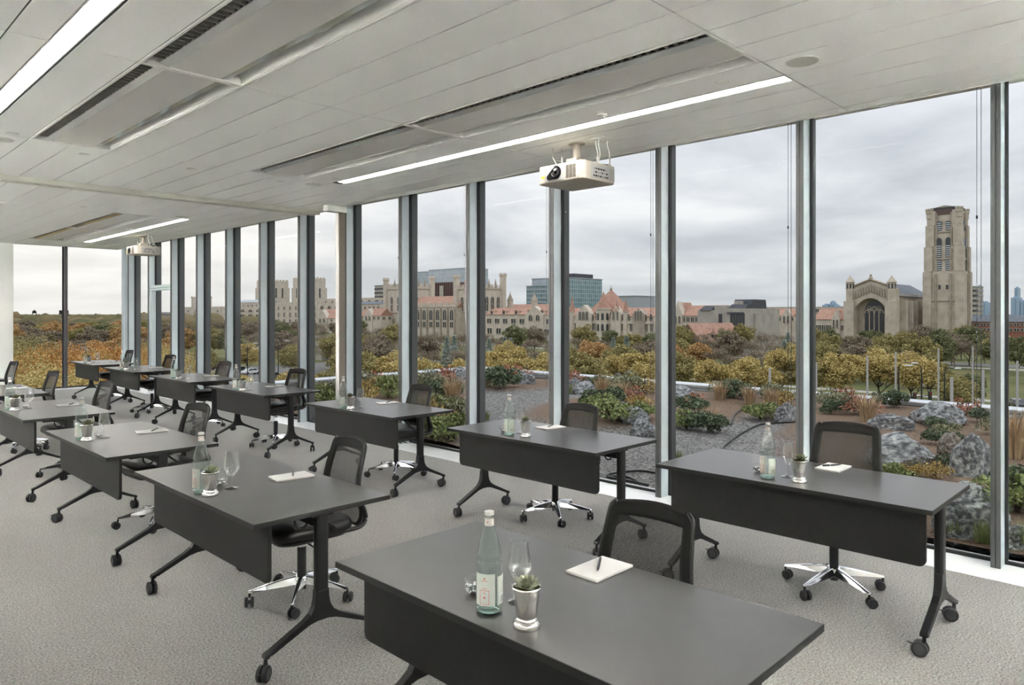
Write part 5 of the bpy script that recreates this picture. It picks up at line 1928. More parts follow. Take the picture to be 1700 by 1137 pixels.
def glassgrid(name, c1, c2, sx, sz):
    """curtain wall: panes and mullions, in object space"""
    m = bpy.data.materials.new(name)
    m.use_nodes = True
    nt = m.node_tree
    N, L = nt.nodes, nt.links
    b = N['Principled BSDF']
    b.inputs['Roughness'].default_value = .25
    tc = N.new('ShaderNodeTexCoord')
    sp = N.new('ShaderNodeSeparateXYZ')
    L.new(tc.outputs['Object'], sp.inputs[0])
    ad = N.new('ShaderNodeMath')
    ad.operation = 'ADD'
    L.new(sp.outputs[0], ad.inputs[0])
    L.new(sp.outputs[1], ad.inputs[1])
    cb = N.new('ShaderNodeCombineXYZ')
    L.new(ad.outputs[0], cb.inputs[0])
    L.new(sp.outputs[2], cb.inputs[1])
    br = N.new('ShaderNodeTexBrick')
    br.offset = 0
    br.inputs['Scale'].default_value = 1
    br.inputs['Brick Width'].default_value = sx
    br.inputs['Row Height'].default_value = sz
    br.inputs['Mortar Size'].default_value = .22
    br.inputs['Color1'].default_value = c1
    br.inputs['Color2'].default_value = c2
    br.inputs['Mortar'].default_value = S(176, 186, 190)
    L.new(cb.outputs[0], br.inputs['Vector'])
    L.new(br.outputs[0], b.inputs['Base Color'])
    return m


m_teal = glassgrid('teal_curtain_wall', S(96, 124, 130), S(120, 146, 150), 3.2, 4.2)
m_pglass = glassgrid('pale_curtain_wall', S(150, 162, 172), S(166, 176, 184), 2.6, 5)
m_sky = mat('tower_haze_tint', S(150, 172, 192), .5)  # aerial haze is put into this pale blue tower colour


def arch(w, h, n=6, pointed=True):
    """pointed (or flat) window outline in (y, z), sill at z=0"""
    if not pointed:
        return [(-w / 2, 0), (w / 2, 0), (w / 2, h), (-w / 2, h)]
    sp = h - w * .62
    pts = [(-w / 2, 0), (w / 2, 0)]
    for k in range(n + 1):
        t = k / n
        pts.append((w / 2 * (1 - t ** 1.7), sp + (h - sp) * sin(t * pi / 2)))
    for k in range(n - 1, -1, -1):
        t = k / n
        pts.append((-w / 2 * (1 - t ** 1.7), sp + (h - sp) * sin(t * pi / 2)))
    return pts


wcache = {}


def windows(parent, face, coord, spans, z, w, h, pointed, m=None, split=True):
    """row of windows on a wall face: face '-x' at x=coord (spans are y) or '-y' at y=coord (spans are x)"""
    m = m or m_win
    key = (face, round(w, 2), round(h, 2), pointed, m.name)
    if key not in wcache:
        mb = MB()
        ax = 'x' if face == '-x' else 'y'
        mb.prism(arch(w, h, 6, pointed), -.10, .25, ax)
        me = mb.mesh('window', m)
        fr = MB()
        t = max(.10, w * .07)
        outl = arch(w, h, 6, pointed)
        out2 = arch(w + 2 * t, h + 1.4 * t, 6, pointed)
        # surround as a thin ring standing proud of the wall, and a central mullion
        n = len(outl)
        ring_i = [(p[0], p[1]) for p in outl]
        ring_o = [(p[0], p[1] - (.0 if p[1] > 0 else t * .7)) for p in out2]
        P = (lambda p, d: (d, p[0], p[1])) if ax == 'x' else (lambda p, d: (p[0], d, p[1]))
        fr.add([P(p, -.28) for p in ring_i] + [P(p, -.28) for p in ring_o], [(i, (i + 1) % n, n + (i + 1) % n, n + i) for i in range(n)])
        fr.add([P(p, -.28) for p in ring_o] + [P(p, .1) for p in ring_o], [(i, (i + 1) % n, n + (i + 1) % n, n + i) for i in range(n)])
        fr.add([P(p, -.28) for p in ring_i] + [P(p, .1) for p in ring_i], [(i, (i + 1) % n, n + (i + 1) % n, n + i) for i in range(n)])
        if split:
            b = w * .05
            fr.prism([(-b, 0), (b, 0), (b, h * .93), (-b, h * .93)], -.24, .0, ax)
        wcache[key] = (me, fr.mesh('surround', m_stone))
    me, fm = wcache[key]
    for s_ in spans:
        loc = (coord, s_, z) if face == '-x' else (s_, coord, z)
        wo = link('window', me, parent, loc)
        link('surround', fm, wo)


def spread(a, b, n, margin=.5):
    return [a + (b - a) * (k + margin) / (n - 1 + 2 * margin) for k in range(n)] if n > 1 else [(a + b) / 2]


def crenel(mb, x0, x1, y0, y1, z, h, step):
    """battlements round a rectangular parapet"""
    for (a, b, fx) in ((y0, y1, True), (x0, x1, False)):
        n = max(2, int((b - a) / step))
        for k in range(n):
            c = a + (b - a) * (k + .5) / n
            w = (b - a) / n * .28
            if fx:
                mb.box(x0 - .05, x0 + .7, c - w, c + w, z, z + h)
            else:
                mb.box(c - w, c + w, y0 - .05, y0 + .7, z, z + h)


def gable_roof(x0, x1, y0, y1, ze, zr, along='y', over=.5):
    mb = MB()
    if along == 'y':
        mb.prism([(x0 - over, ze), ((x0 + x1) / 2, zr), (x1 + over, ze)], y0 - .1, y1 + .1, 'y')
    else:
        mb.prism([(y0 - over, ze), ((y0 + y1) / 2, zr), (y1 + over, ze)], x0 - .1, x1 + .1, 'x')
    return mb


def gable_front(x, w, yc, z0, ze, zr, d, m, name, parent):
    """stone gable standing on the front wall, facing -x"""
    return MB().prism([(yc - w / 2, z0), (yc + w / 2, z0), (yc + w / 2, ze), (yc, zr), (yc - w / 2, ze)], x - .5, x + d, 'x').build(name, m, parent)


def spire(parent, x, y, z0, z1, z2, r, m_body, m_roof, n=8):
    """octagonal turret with a pointed roof"""
    MB().lathe([(r, z0), (r, z1 - .4), (r * 1.12, z1 - .3), (r * 1.12, z1)], n, (x, y, 0)).build('turret', m_body, parent)
    MB().lathe([(r * 1.15, z1), (r * .5, z1 + (z2 - z1) * .55), (.08, z2)], n, (x, y, 0)).build('turret_roof', m_roof, parent)
    MB().lathe([(.12, z2 - .3), (.30, z2 + .2), (.10, z2 + .5), (.05, z2 + 1.2)], 6, (x, y, 0)).build('finial', m_stoned, parent)


def crown_turret(parent, x, y, z0, z1, r, m):
    MB().lathe([(r, z0), (r, z1 - 2.2), (r * 1.18, z1 - 1.8), (r * 1.18, z1 - .8)], 8, (x, y, 0)).build('turret', m, parent)
    c = MB()
    for k in range(8):
        a = 2 * pi * (k + .5) / 8
        n0 = len(c.v)
        c.box(-.3, .3, -.35, .35, z1 - .8, z1)
        c.xform(Matrix.Translation((x + cos(a) * r * .95, y + sin(a) * r * .95, 0)) @ Matrix.Rotation(a, 4, 'Z'), n0)
    c.build('battlement', m, parent)


def bld(name, label, X, px):
    y, z = on_x(px, 520, X)
    return thing(name, label, 'building', (0, 0, 0))


def Y(px, X):
    return on_x(px, 520, X)[0]


def Z(py, px, X):
    return on_x(px, py, X)[1]


def box_block(parent, name, X, D, pl, pr, top, m, base=None):
    """axis-aligned mass whose -x face spans photo columns pl..pr at x = X"""
    ya, yb = Y(pr, X), Y(pl, X)
    zt = Z(top, (pl + pr) / 2, X)
    MB().box(X, X + D, ya, yb, GZ if base is None else base, zt).build(name, m, parent)
    return ya, yb, zt


# ---- 1. chapel with bell tower
def chapel():
    X = 300.0
    o = bld('chapel', 'gothic stone chapel with a tall bell tower and big traceried window', X, 1445)
    ya, yb = Y(1488, X), Y(1405, X)
    yc = (ya + yb) / 2
    zeave, zapex = Z(479.5, 1445, X), Z(465, 1445, X)
    D = 52
    # front gable wall with a deep arched recess (built as piers + arch spandrel + back wall)
    f = MB()
    wy0, wy1 = Y(1471, X), Y(1419, X)
    zs, za, zsill = Z(512, 1445, X), Z(495, 1445, X), Z(556, 1445, X)
    f.box(X, X + 4, ya, wy0, GZ, zeave)
    f.box(X, X + 4, wy1, yb, GZ, zeave)
    n = 14
    arcp = [(wy1 + (wy0 - wy1) * k / n, zs + (za - zs) * (1 - abs(2 * k / n - 1) ** 2.2)) for k in range(n + 1)]
    for k in range(n):
        a, b = arcp[k], arcp[k + 1]
        f.prism([a, b, (b[0], zeave), (a[0], zeave)], X, X + 4, 'x')
    f.box(X, X + 4, wy0, wy1, GZ, zsill)
    f.prism([(ya, zeave - .01), (yb, zeave - .01), (yc, zapex)], X, X + 3, 'x')
    f.build('front_wall', m_chap, o)
    MB().box(X + 4, X + D, ya + 1, yb - 1, GZ, Z(491, 1500, X)).build('nave_wall', m_chap, o)
    MB().box(X + 3.2, X + 4, wy0, wy1, zsill, za + .5).build('recess_wall', m_stoned, o)
    # great window: four lights with interlaced tracery
    gw0, gw1 = Y(1463.5, X), Y(1431.5, X)
    gz0, gz1 = zsill + .3, Z(498.5, 1445, X)
    wd = MB().prism([(p[0] + (gw0 + gw1) / 2, p[1] + gz0) for p in arch(gw1 - gw0, gz1 - gz0, 10)], X + 2.95, X + 3.25, 'x').build('great_window', m_win, o)
    W_ = gw1 - gw0
    for k in (1, 2, 3):
        MB().box(X + 2.7, X + 3, gw0 + W_ * k / 4 - .14, gw0 + W_ * k / 4 + .14, gz0, gz0 + (gz1 - gz0) * .66).build('mullion', m_chap, wd)
    zt = gz0 + (gz1 - gz0) * .62
    for k in range(4):
        c = gw0 + W_ * (k + .5) / 4
        r = W_ / 8
        MB().tube([(X + 2.8, c + r * cos(a), zt + r * 1.25 * sin(a)) for a in [pi * i / 8 for i in range(9)]], .13, 5).build('tracery', m_chap, wd)
    for c, r in ((gw0 + W_ * .25, W_ * .25), (gw0 + W_ * .75, W_ * .25), (gw0 + W_ * .5, W_ * .36)):
        MB().tube([(X + 2.8, c + r * .92 * cos(a), zt + r * .9 * sin(a)) for a in [pi * i / 12 for i in range(13)]], .13, 5).build('tracery', m_chap, wd)
    for c in (gw0 + W_ * .25, gw0 + W_ * .5, gw0 + W_ * .75):
        MB().tube([(X + 2.8, c + W_ * .10 * cos(a), zt + W_ * .27 + W_ * .10 * sin(a)) for a in [2 * pi * i / 12 for i in range(13)]], .11, 5).build('tracery', m_chap, wd)
    # figures under the gable cornice
    for k in range(15):
        t = (k + .5) / 15
        y = ya + (yb - ya) * (.10 + .80 * t)
        top = zeave + (zapex - zeave) * (1 - abs(2 * t - 1)) - 1.0
        MB().lathe([(.42, 0), (.46, 1.2), (.30, 2.2), (.20, 2.5), (.24, 2.8), (.05, 3.1)], 6, (X - .25, y, top - 3.4)).build('statue', m_stoned, o)
    for y0, y1 in ((ya, yc), (yb, yc)):
        MB().tube([(X - .3, y0, zeave + .2), (X - .3, y1, zapex + .3)], .42, 4).build('coping', m_stoned, o)
    MB().lathe([(.6, zapex), (.9, zapex + .8), (.4, zapex + 1.4), (.5, zapex + 2.0), (.05, zapex + 2.6)], 6, (X, yc, 0)).build('finial', m_stoned, o)
    for px in (1411.5, 1480.5):
        y = Y(px, X)
        MB().box(X - 2.0, X + 2.2, y - 1.9, y + 1.9, GZ, Z(500, px, X)).build('buttress', m_chap, o)
        q = MB().lathe([(1.62, Z(500, px, X) - .2), (1.62, Z(469, px, X))], 8, (X, y, 0)).build('turret', m_chap, o)
        MB().lathe([(1.85, Z(469, px, X)), (1.85, Z(468, px, X)), (.06, Z(457, px, X))], 8, (X, y, 0)).build('turret_roof', m_chap, o)
        for a in range(8):
            aa = 2 * pi * (a + .5) / 8
            MB().box(-.06, .06, -.32, .32, Z(479, px, X), Z(471, px, X)).xform(Matrix.Translation((X + cos(aa) * 1.52, y + sin(aa) * 1.52, 0)) @ Matrix.Rotation(aa, 4, 'Z')).build('opening', m_win, q)
    gable_roof(X + 3, X + D, ya + .5, yb - .5, Z(491, 1500, X), zapex - .6, 'x', .6).build('roof', m_slate, o)
    # nave side with buttresses and pointed windows
    for k in range(6):
        x = X + 8 + k * 7.6
        MB().box(x - 1.0, x + 1.0, ya - 1.6, ya + 1, GZ, Z(498, 1495, X)).build('buttress', m_chap, o)
    windows(o, '-y', ya + 1, [X + 11.8 + k * 7.6 for k in range(5)], Z(548, 1500, X), 3.6, 11.5, True)
    c = MB()
    for k in range(30):
        c.box(X + 4 + k * 1.6, X + 4 + k * 1.6 + .8, ya + .5, ya + 1.2, Z(491, 1500, X), Z(491, 1500, X) + .9)
    tag(c.build('battlement', m_chap, o), kind='stuff')
    # bell tower in four stages with corner buttresses
    XT = 318.0
    y1, y0 = Y(1536, XT), Y(1597, XT)
    W_ = y1 - y0
    yc = (y0 + y1) / 2
    st = [(585, 450, 0.0), (450, 408, .35), (408, 372, .8), (372, 348, 1.2)]
    for b_, t_, ins in st:
        MB().box(XT + ins, XT + W_ - ins, y0 + ins, y1 - ins, Z(b_, 1570, XT) if b_ < 580 else GZ, Z(t_, 1570, XT)).build('tower_stage', m_chap, o)
        for sx in (0, 1):
            for sy in (0, 1):
                cx_, cy_ = (XT + ins if sx == 0 else XT + W_ - ins), (y0 + ins if sy == 0 else y1 - ins)
                cx_ += .75 if sx == 0 else -.75
                cy_ += .75 if sy == 0 else -.75
                MB().box(cx_ - 1.5, cx_ + 1.5, cy_ - 1.5, cy_ + 1.5, Z(b_, 1570, XT) if b_ < 580 else GZ, Z(t_ + .6, 1570, XT)).build('tower_buttress', m_chap, o)
    for b_, t_, ins in st:
        for q in (.30, .70):
            yy = y0 + W_ * q
            MB().box(XT + ins - .45, XT + ins + .2, yy - .35, yy + .35, Z(b_, 1570, XT) if b_ < 580 else GZ, Z(t_ + 4, 1570, XT)).build('rib', m_stoned, o)
            MB().box(XT + W_ * q - .35, XT + W_ * q + .35, y0 + ins - .45, y0 + ins + .2, Z(b_, 1570, XT) if b_ < 580 else GZ, Z(t_ + 4, 1570, XT)).build('rib', m_stoned, o)
    zt = Z(348, 1570, XT)
    MB().box(XT + 1.4, XT + W_ - 1.4, y0 + 1.4, y1 - 1.4, zt - .2, zt + 1.2).build('belfry_top', m_sdark, o)
    MB().prism([(y0 + 2, zt + 1.1), (y1 - 2, zt + 1.1), (yc, Z(339.5, 1570, XT))], XT + 1.6, XT + W_ - 1.6, 'x').build('tower_roof', m_stoned, o)
    MB().box(XT + .9, XT + 1.3, yc - 2.9, yc + 2.9, Z(355, 1570, XT), Z(346.5, 1570, XT)).build('screen_panel', mat('copper_screen', S(96, 78, 72), .7), o)
    crown = MB()
    for sx in (XT + 1.2, XT + W_ - 1.2):
        for sy in (y0 + 1.2, y1 - 1.2):
            crown_turret(o, sx, sy, zt - 3, zt + .9, 1.15, m_chap)
    m_louv = mat('pale_louvre', S(188, 192, 196), .6)
    for b_, t_, ins in ((382, 367, .75), (427, 394, .33), (449, 431, .33)):
        zb, ztp = Z(b_, 1567, XT), Z(t_, 1567, XT)
        for s_ in (-1, 1):
            wy = yc + s_ * 1.55
            w_ = MB().prism([(p[0] + wy, p[1] + zb) for p in arch(1.7, ztp - zb, 6, t_ == 394)], XT + ins - .12, XT + ins + .2, 'x').build('belfry_opening', m_win, o)
            nl = int((ztp - zb - (2.2 if t_ == 394 else .2)) / .8)
            for k in range(nl):
                MB().box(XT + ins - .25, XT + ins - .05, wy - .75, wy + .75, zb + .25 + k * .8, zb + .62 + k * .8).build('louvre', m_louv, w_)
            wx = XT + W_ / 2 + s_ * 1.55
            MB().prism([(p[0] + wx, p[1] + zb) for p in arch(1.7, ztp - zb, 6, t_ == 394)], y0 + ins - .12, y0 + ins + .2, 'y').build('belfry_opening', m_win, o)
        MB().box(XT + ins - .3, XT + ins + .1, yc - 2.9, yc + 2.9, zb - .9, zb - .5).build('string_course', m_stoned, o)
    for s_ in (-1, 1):
        MB().box(XT - .1, XT + .2, yc + s_ * 1.3 - .4, yc + s_ * 1.3 + .4, Z(480, 1567, XT), Z(473, 1567, XT)).build('slit_window', m_win, o)
    MB().box(XT - .35, XT + .1, y0 + 1.5, y1 - 1.5, Z(500, 1567, XT), Z(498.6, 1567, XT)).build('string_course', m_stoned, o)
    return o


chapel()


# ---- 2. library with twin battlemented towers
def library():
    X = 300.0
    o = bld('library', 'gothic library with two battlemented stone towers and a red roofed hall between', X, 720)
    for pl, pc_, pr, top, tt in ((758, 799, 835, 476, 454), (641, 683, 717, 474, 459)):
        ya, yb = Y(pc_, X), Y(pl, X)
        dxr, dyr = ray(pr)
        D = dxr * ya / dyr - X                     # depth at which the -y face ends in column pr
        zt = Z(top, pc_, X)
        tw_ = MB().box(X, X + D, ya, yb, GZ, zt).build('tower', m_stone, o)
        c = MB()
        crenel(c, X, X + D, ya, yb, zt, 1.6, 3.4)
        tag(c.build('battlement', m_stone, o), kind='stuff')
        for (x, y) in ((X, ya), (X, yb), (X + D, ya), (X + D, yb)):
            crown_turret(o, x, y, GZ, Z(tt, pc_, X) + (.0 if x == X else 1), 2.1, m_stone)
        for q in (.35, .65):
            for (x, y) in ((X, ya + (yb - ya) * q), (X + D * q, ya)):
                MB().lathe([(.7, zt), (.7, zt + 2), (.05, zt + 5.5)], 6, (x, y, 0)).build('pinnacle', m_stoned, o)
        zz = Z(504, pc_, X)
        windows(o, '-x', X, spread(ya, yb, 3, .9), zz, 2.6, Z(492, pc_, X) - zz, True)
        windows(o, '-y', ya, spread(X, X + D, 3, .9), zz, 2.6, Z(492, pc_, X) - zz, True)
        zz = Z(516, pc_, X)
        windows(o, '-x', X, spread(ya, yb, 3, .9), zz, 2.4, 4.2, False)
        windows(o, '-y', ya, spread(X, X + D, 3, .9), zz, 2.4, 4.2, False)
        for z_ in (Z(480, pc_, X), Z(520, pc_, X)):
            MB().box(X - .35, X + D, ya - .35, yb, z_, z_ + .6).build('string_course', m_stoned, o)
    # the hall between, set forward, with pointed windows and buttresses
    XH = 294.0
    ya, yb, zt = box_block(o, 'hall_wall', XH, 22, 678, 756, 506, m_stone)
    gable_roof(XH + 1, XH + 21, ya, yb, zt - 2.0, Z(491, 720, XH), 'y', .2).build('roof', m_tile, o)
    c = MB()
    crenel(c, XH, XH + 22, ya, yb, zt, 1.4, 5.0)
    tag(c.build('battlement', m_stone, o), kind='stuff')
    zz = Z(531, 720, XH)
    windows(o, '-x', XH, spread(ya, yb, 7), zz, 3.3, Z(514, 720, XH) - zz, True)
    windows(o, '-x', XH, spread(ya, yb, 7), Z(543, 720, XH), 3.0, 3.4, False)
    for y in spread(ya, yb, 8, .02):
        MB().box(XH - 1.1, XH, y - .5, y + .5, GZ, Z(512, 720, XH)).build('buttress', m_stoned, o)
    MB().box(XH - .3, XH, ya, yb, Z(510.5, 720, XH), Z(509.5, 720, XH)).build('string_course', m_stoned, o)


library()


# ---- generic collegiate hall
def hall(label, X, D, pl, pr, eave, ridge, rows, dormers=0, gables=(), wall=m_stone, roof=m_tile, cren=False, name='college_hall'):
    o = bld(name, label, X, (pl + pr) / 2)
    pm_ = (pl + pr) / 2
    ya, yb, ze = box_block(o, 'wall', X, D, pl, pr, eave, wall)
    if ridge is not None:
        gable_roof(X, X + D, ya, yb, ze - .05, Z(ridge, pm_, X + D / 2), 'y').build('roof', roof, o)
    if cren:
        c = MB()
        crenel(c, X, X + D, ya, yb, ze, 1.2, 3.0)
        tag(c.build('battlement', wall, o), kind='stuff')
    for (zb_, zt_, n, w, pt_) in rows:
        z = Z(zb_, pm_, X)
        windows(o, '-x', X, spread(ya, yb, n), z, w, Z(zt_, pm_, X) - z, pt_)
        windows(o, '-y', ya, spread(X, X + D, max(2, int(D / 6))), z, w, Z(zt_, pm_, X) - z, pt_)
    for y in (spread(ya, yb, dormers) if dormers else []):
        d = MB().box(X + .3, X + 4, y - 1.1, y + 1.1, ze, ze + 2.0).build('dormer', wall, o)
        MB().box(X + .2, X + .32, y - .8, y + .8, ze + .3, ze + 1.7).build('dormer_window', m_win, d)
        MB().prism([(y - 1.4, ze + 1.95), (y + 1.4, ze + 1.95), (y, ze + 3.0)], X, X + 5, 'x').build('dormer_roof', roof, d)
    for (px, wpx, zr) in gables:
        y = Y(px, X)
        w = abs(Y(px - wpx / 2, X) - Y(px + wpx / 2, X))
        gable_front(X, w, y, GZ, ze, Z(zr, px, X), 3, wall, 'gable', o)
        gable_roof(X + 2, X + D * .6, y - w / 2, y + w / 2, ze, Z(zr, px, X) - .5, 'x', .1).build('gable_roof', roof, o)
        zz = ze - 3.5
        windows(o, '-x', X - .5, [y - w * .2, y + w * .2], zz, w * .2, 3.4, True)
    return o


o = hall('long stone hall with red tile roof and a row of dormers next to the tower', 292, 16, 806, 934, 522, 511, [(537, 529.5, 9, 3.4, False), (555, 546, 8, 3.6, False)], 6, [(888, 30, 508)])
o = hall('red roofed range with two slender stone spires behind the dormered hall', 325, 14, 834, 925, 515, 505, [(519, 516, 8, 1.6, False)])
for px in (847, 887):
    y = Y(px, 325)
    spire(o, 325, y, GZ, Z(499, px, 325), Z(486, px, 325), 1.9, m_stone, m_stoned)


def pyramid_hall():
    X = 282.0
    o = bld('college_hall', 'ornate stone hall with a steep pyramid roof and pointed corner turret', X, 1000)
    ya, yb, ze = box_block(o, 'wall', X, 20, 932, 1086, 525, m_stone)
    gable_roof(X, X + 20, ya, yb, ze - .05, Z(511, 1000, X + 10), 'y').build('roof', m_tile, o)
    windows(o, '-x', X, spread(ya, yb, 18), Z(531.5, 1000, X), 1.5, 3.0, True)
    windows(o, '-x', X, spread(ya, yb, 20), Z(548, 1000, X), 1.4, 3.2, False)
    MB().box(X - .5, X, ya, yb, Z(537, 1000, X), Z(534, 1000, X)).build('balustrade', m_stone, o)
    # pyramid roof
    y0, y1 = Y(1016, X), Y(974, X)
    MB().box(X + 2, X + 2 + (y1 - y0), y0, y1, ze - 3, Z(518, 995, X)).build('pavilion', m_stone, o)
    xa, xb, zb_, za_ = X + 1.5, X + 2.5 + (y1 - y0), Z(519, 995, X), Z(481.5, 995, X + 8)
    xm, ym = (xa + xb) / 2, (y0 + y1) / 2
    MB().add([(xa, y0 - .6, zb_), (xb, y0 - .6, zb_), (xb, y1 + .6, zb_), (xa, y1 + .6, zb_), (xm, ym - .4, za_), (xm, ym + .4, za_)], [(3, 2, 1, 0), (0, 1, 4), (1, 2, 5, 4), (2, 3, 5), (3, 0, 4, 5)]).build('pyramid_roof', m_tile, o)
    for yy in (ym - .4, ym + .4):
        MB().lathe([(.15, za_ - .3), (.4, za_ + .4), (.12, za_ + .9), (.05, za_ + 2.2)], 6, (xm, yy, 0)).build('finial', m_stoned, o)
    # round turret with cone
    y = Y(1002, X)
    r = abs(Y(992, X) - Y(1012, X)) / 2
    MB().lathe([(r, GZ), (r, Z(514, 1002, X)), (r * 1.08, Z(514, 1002, X)), (r * 1.08, Z(511.5, 1002, X))], 12, (X, y, 0)).build('turret', m_stone, o)
    MB().lathe([(r * 1.0, Z(511.5, 1002, X)), (r * .45, Z(496, 1002, X)), (.08, Z(484, 1002, X))], 12, (X, y, 0)).build('turret_roof', m_tile, o)
    for a in range(-2, 3):
        aa = pi + a * .66 + .5
        for zz, hh in ((Z(531, 1002, X), 3.4), (Z(549, 1002, X), 3.4)):
            MB().prism(arch(1.2, hh, 5, True), -.1, .1, 'x').xform(Matrix.Translation((X + cos(aa) * r * 1.0, y + sin(aa) * r * 1.0, zz)) @ Matrix.Rotation(aa, 4, 'Z')).build('window', m_win, o)
    # gables and slender spires
    for px, wpx, zr in ((971, 26, 506), (1024, 16, 508), (1062, 20, 512)):
        yy = Y(px, X)
        w = abs(Y(px - wpx / 2, X) - Y(px + wpx / 2, X))
        gable_front(X - .5, w, yy, GZ, ze + 1, Z(zr, px, X), 3, m_stone if px != 1062 else m_stoned, 'gable', o)
        windows(o, '-x', X - 1.0, [yy - w * .22, yy, yy + w * .22], Z(531, px, X), w * .16, 4.2, True)
    for px, zt_ in ((950, 491), (1024.5, 500), (1039, 496)):
        yy = Y(px, X)
        spire(o, X, yy, GZ, Z(517, px, X), Z(zt_, px, X), 1.3, m_stone, m_tile)


pyramid_hall()
o = hall('red roofed stone range with pointed gables left of the grey library', 280, 18, 1110, 1192, 524, 507, [(534, 527, 11, 1.5, False), (548, 540, 11, 1.5, False)], 0, [(1126, 16, 500), (1172, 22, 512)])


def brick_house():
    X = 205.0
    o = bld('brick_house', 'dark brick house with broad red tile roof and small dormers', X, 1160)
    ya, yb = Y(1160, X), Y(1122, X)
    yc = (ya + yb) / 2
    ze, zr = Z(566, 1140, X), Z(537, 1140, X)
    D = 30
    MB().box(X, X + D, ya, yb, GZ, ze).build('wall', m_brick, o)
    MB().prism([(ya, ze - .02), (yb, ze - .02), (yc, zr - .3)], X, X + 1, 'x').build('gable', m_brick, o)
    gable_roof(X + .4, X + D, ya, yb, ze - .6, zr, 'x', 1.2).build('roof', m_tile, o)
    for x in (X + 9, X + 20):
        d = MB().box(x - 1.2, x + 1.2, ya + .2, ya + 4, ze, ze + 2.4).build('dormer', m_stone, o)
        MB().box(x - .9, x + .9, ya + .1, ya + .22, ze + .5, ze + 1.9).build('dormer_window', m_win, d)
        MB().prism([(x - 1.6, ze + 2.3), (x + 1.6, ze + 2.3), (x, ze + 4.2)], ya - .1, ya + 6, 'y').build('dormer_roof', m_tile, d)
    windows(o, '-y', ya, spread(X, X + D, 6), ze - 4.5, 1.4, 3.0, False)
    windows(o, '-x', X, spread(ya, yb, 3), ze - 4.5, 1.4, 3.0, False)
    for x in (X + 5, X + 14, X + 25):
        MB().box(x - .12, x + .12, ya - 1.3, yc, ze - .7, ze - .5).build('gutter', m_sdark, o)


brick_house()


def modern_library():
    X = 245.0
    o = bld('modern_library', 'angular concrete library with dark slate hoods and tall window slots', X, 1215)
    zs = {}
    for pl, pr, top, dx, D in ((1158, 1188, 515, 6, 24), (1186, 1206, 507, 2, 24), (1203, 1243, 512, 0, 26), (1240, 1254, 520, 4, 20)):
        ya, yb, zt = box_block(o, 'concrete_mass', X + dx, D, pl, pr, top, m_concb)
        zs[pl] = (ya, yb, zt, X + dx)
    for pl, t0, t1, m_ in ((1158, 515, 507, m_sdark), (1203, 520, 505, m_sdark)):
        ya, yb, zt, xx = zs[pl]
        za_, zb_ = Z(t0, pl + 15, X), Z(t1, pl + 15, X)
        MB().prism([(xx - .6, za_), (xx + 10, za_), (xx + 10, zb_), (xx + 3.5, zb_)], ya + 2, yb - 1, 'y').build('slate_hood', m_, o)
    MB().prism([(X + 12, Z(514, 1230, X)), (X + 26, Z(514, 1230, X)), (X + 25, Z(497, 1230, X + 12)), (X + 14, Z(497, 1230, X + 12))], Y(1246, X + 12), Y(1216, X + 12), 'y').build('slate_hood', m_sdark, o)
    ya, yb, zt, xx = zs[1203]
    z = Z(553, 1226, X)
    for y in spread(ya + 1.5, yb - 2.2, 5, .5):
        MB().box(xx - .15, xx + .2, y - .48, y + .48, z, Z(519.5, 1226, X)).build('window_slot', m_win, o)
    ya, yb, zt, xx = zs[1186]
    MB().box(xx - .15, xx + .2, (ya + yb) / 2 - .7, (ya + yb) / 2 + .7, Z(537, 1196, X), Z(521, 1196, X)).build('window_slot', m_win, o)
    MB().box(X + 8, X + 12, Y(1209, X), Y(1202, X), Z(512, 1206, X), Z(499, 1206, X)).build('chimney', m_concb, o)


modern_library()
hall('low red roofed range seen through trees left of the chapel', 300, 14, 1352, 1402, 530, 512, [(548, 540, 8, 1.5, False)], 0, [(1388, 14, 514)])
hall('red roofed range behind the trees right of the modern library', 330, 14, 1256, 1318, 524, 512, [(532, 527, 9, 1.6, False)], 0, [(1306, 16, 512)])
hall('long flat-roofed block on the skyline behind the red roofs', 560, 20, 1240, 1395, 509.5, None, [(518, 513, 24, 2.4, False)], wall=m_concb, name='far_block')
hall('red brick residence with slate roof right of the chapel tower', 330, 16, 1606, 1740, 534, 523, [(541, 537, 12, 1.5, False), (550, 545, 12, 1.5, False)], wall=m_redb, roof=m_slate, name='brick_residence')


# ---- hospital and other towers behind
def slab(name, label, X, D, pl, pr, top, m, bands=0, band_m=None):
    o = bld(name, label, X, (pl + pr) / 2)
    ya, yb, zt = box_block(o, 'tower_mass', X, D, pl, pr, top, m)
    if bands:
        for k in range(bands):
            z = zt - 2.4 - k * 4.2
            MB().box(X - .3, X + .1, ya - .0, yb + .0, z - 1.7, z).build('window_band', band_m or m_win, o)
            MB().box(X, X + D, ya - .3, ya + .1, z - 1.7, z).build('window_band', band_m or m_win, o)
    MB().box(X - .5, X + D + .5, ya - .5, yb + .5, zt, zt + .7).build('roof_edge', m_cgrey, o)
    return o, ya, yb, zt


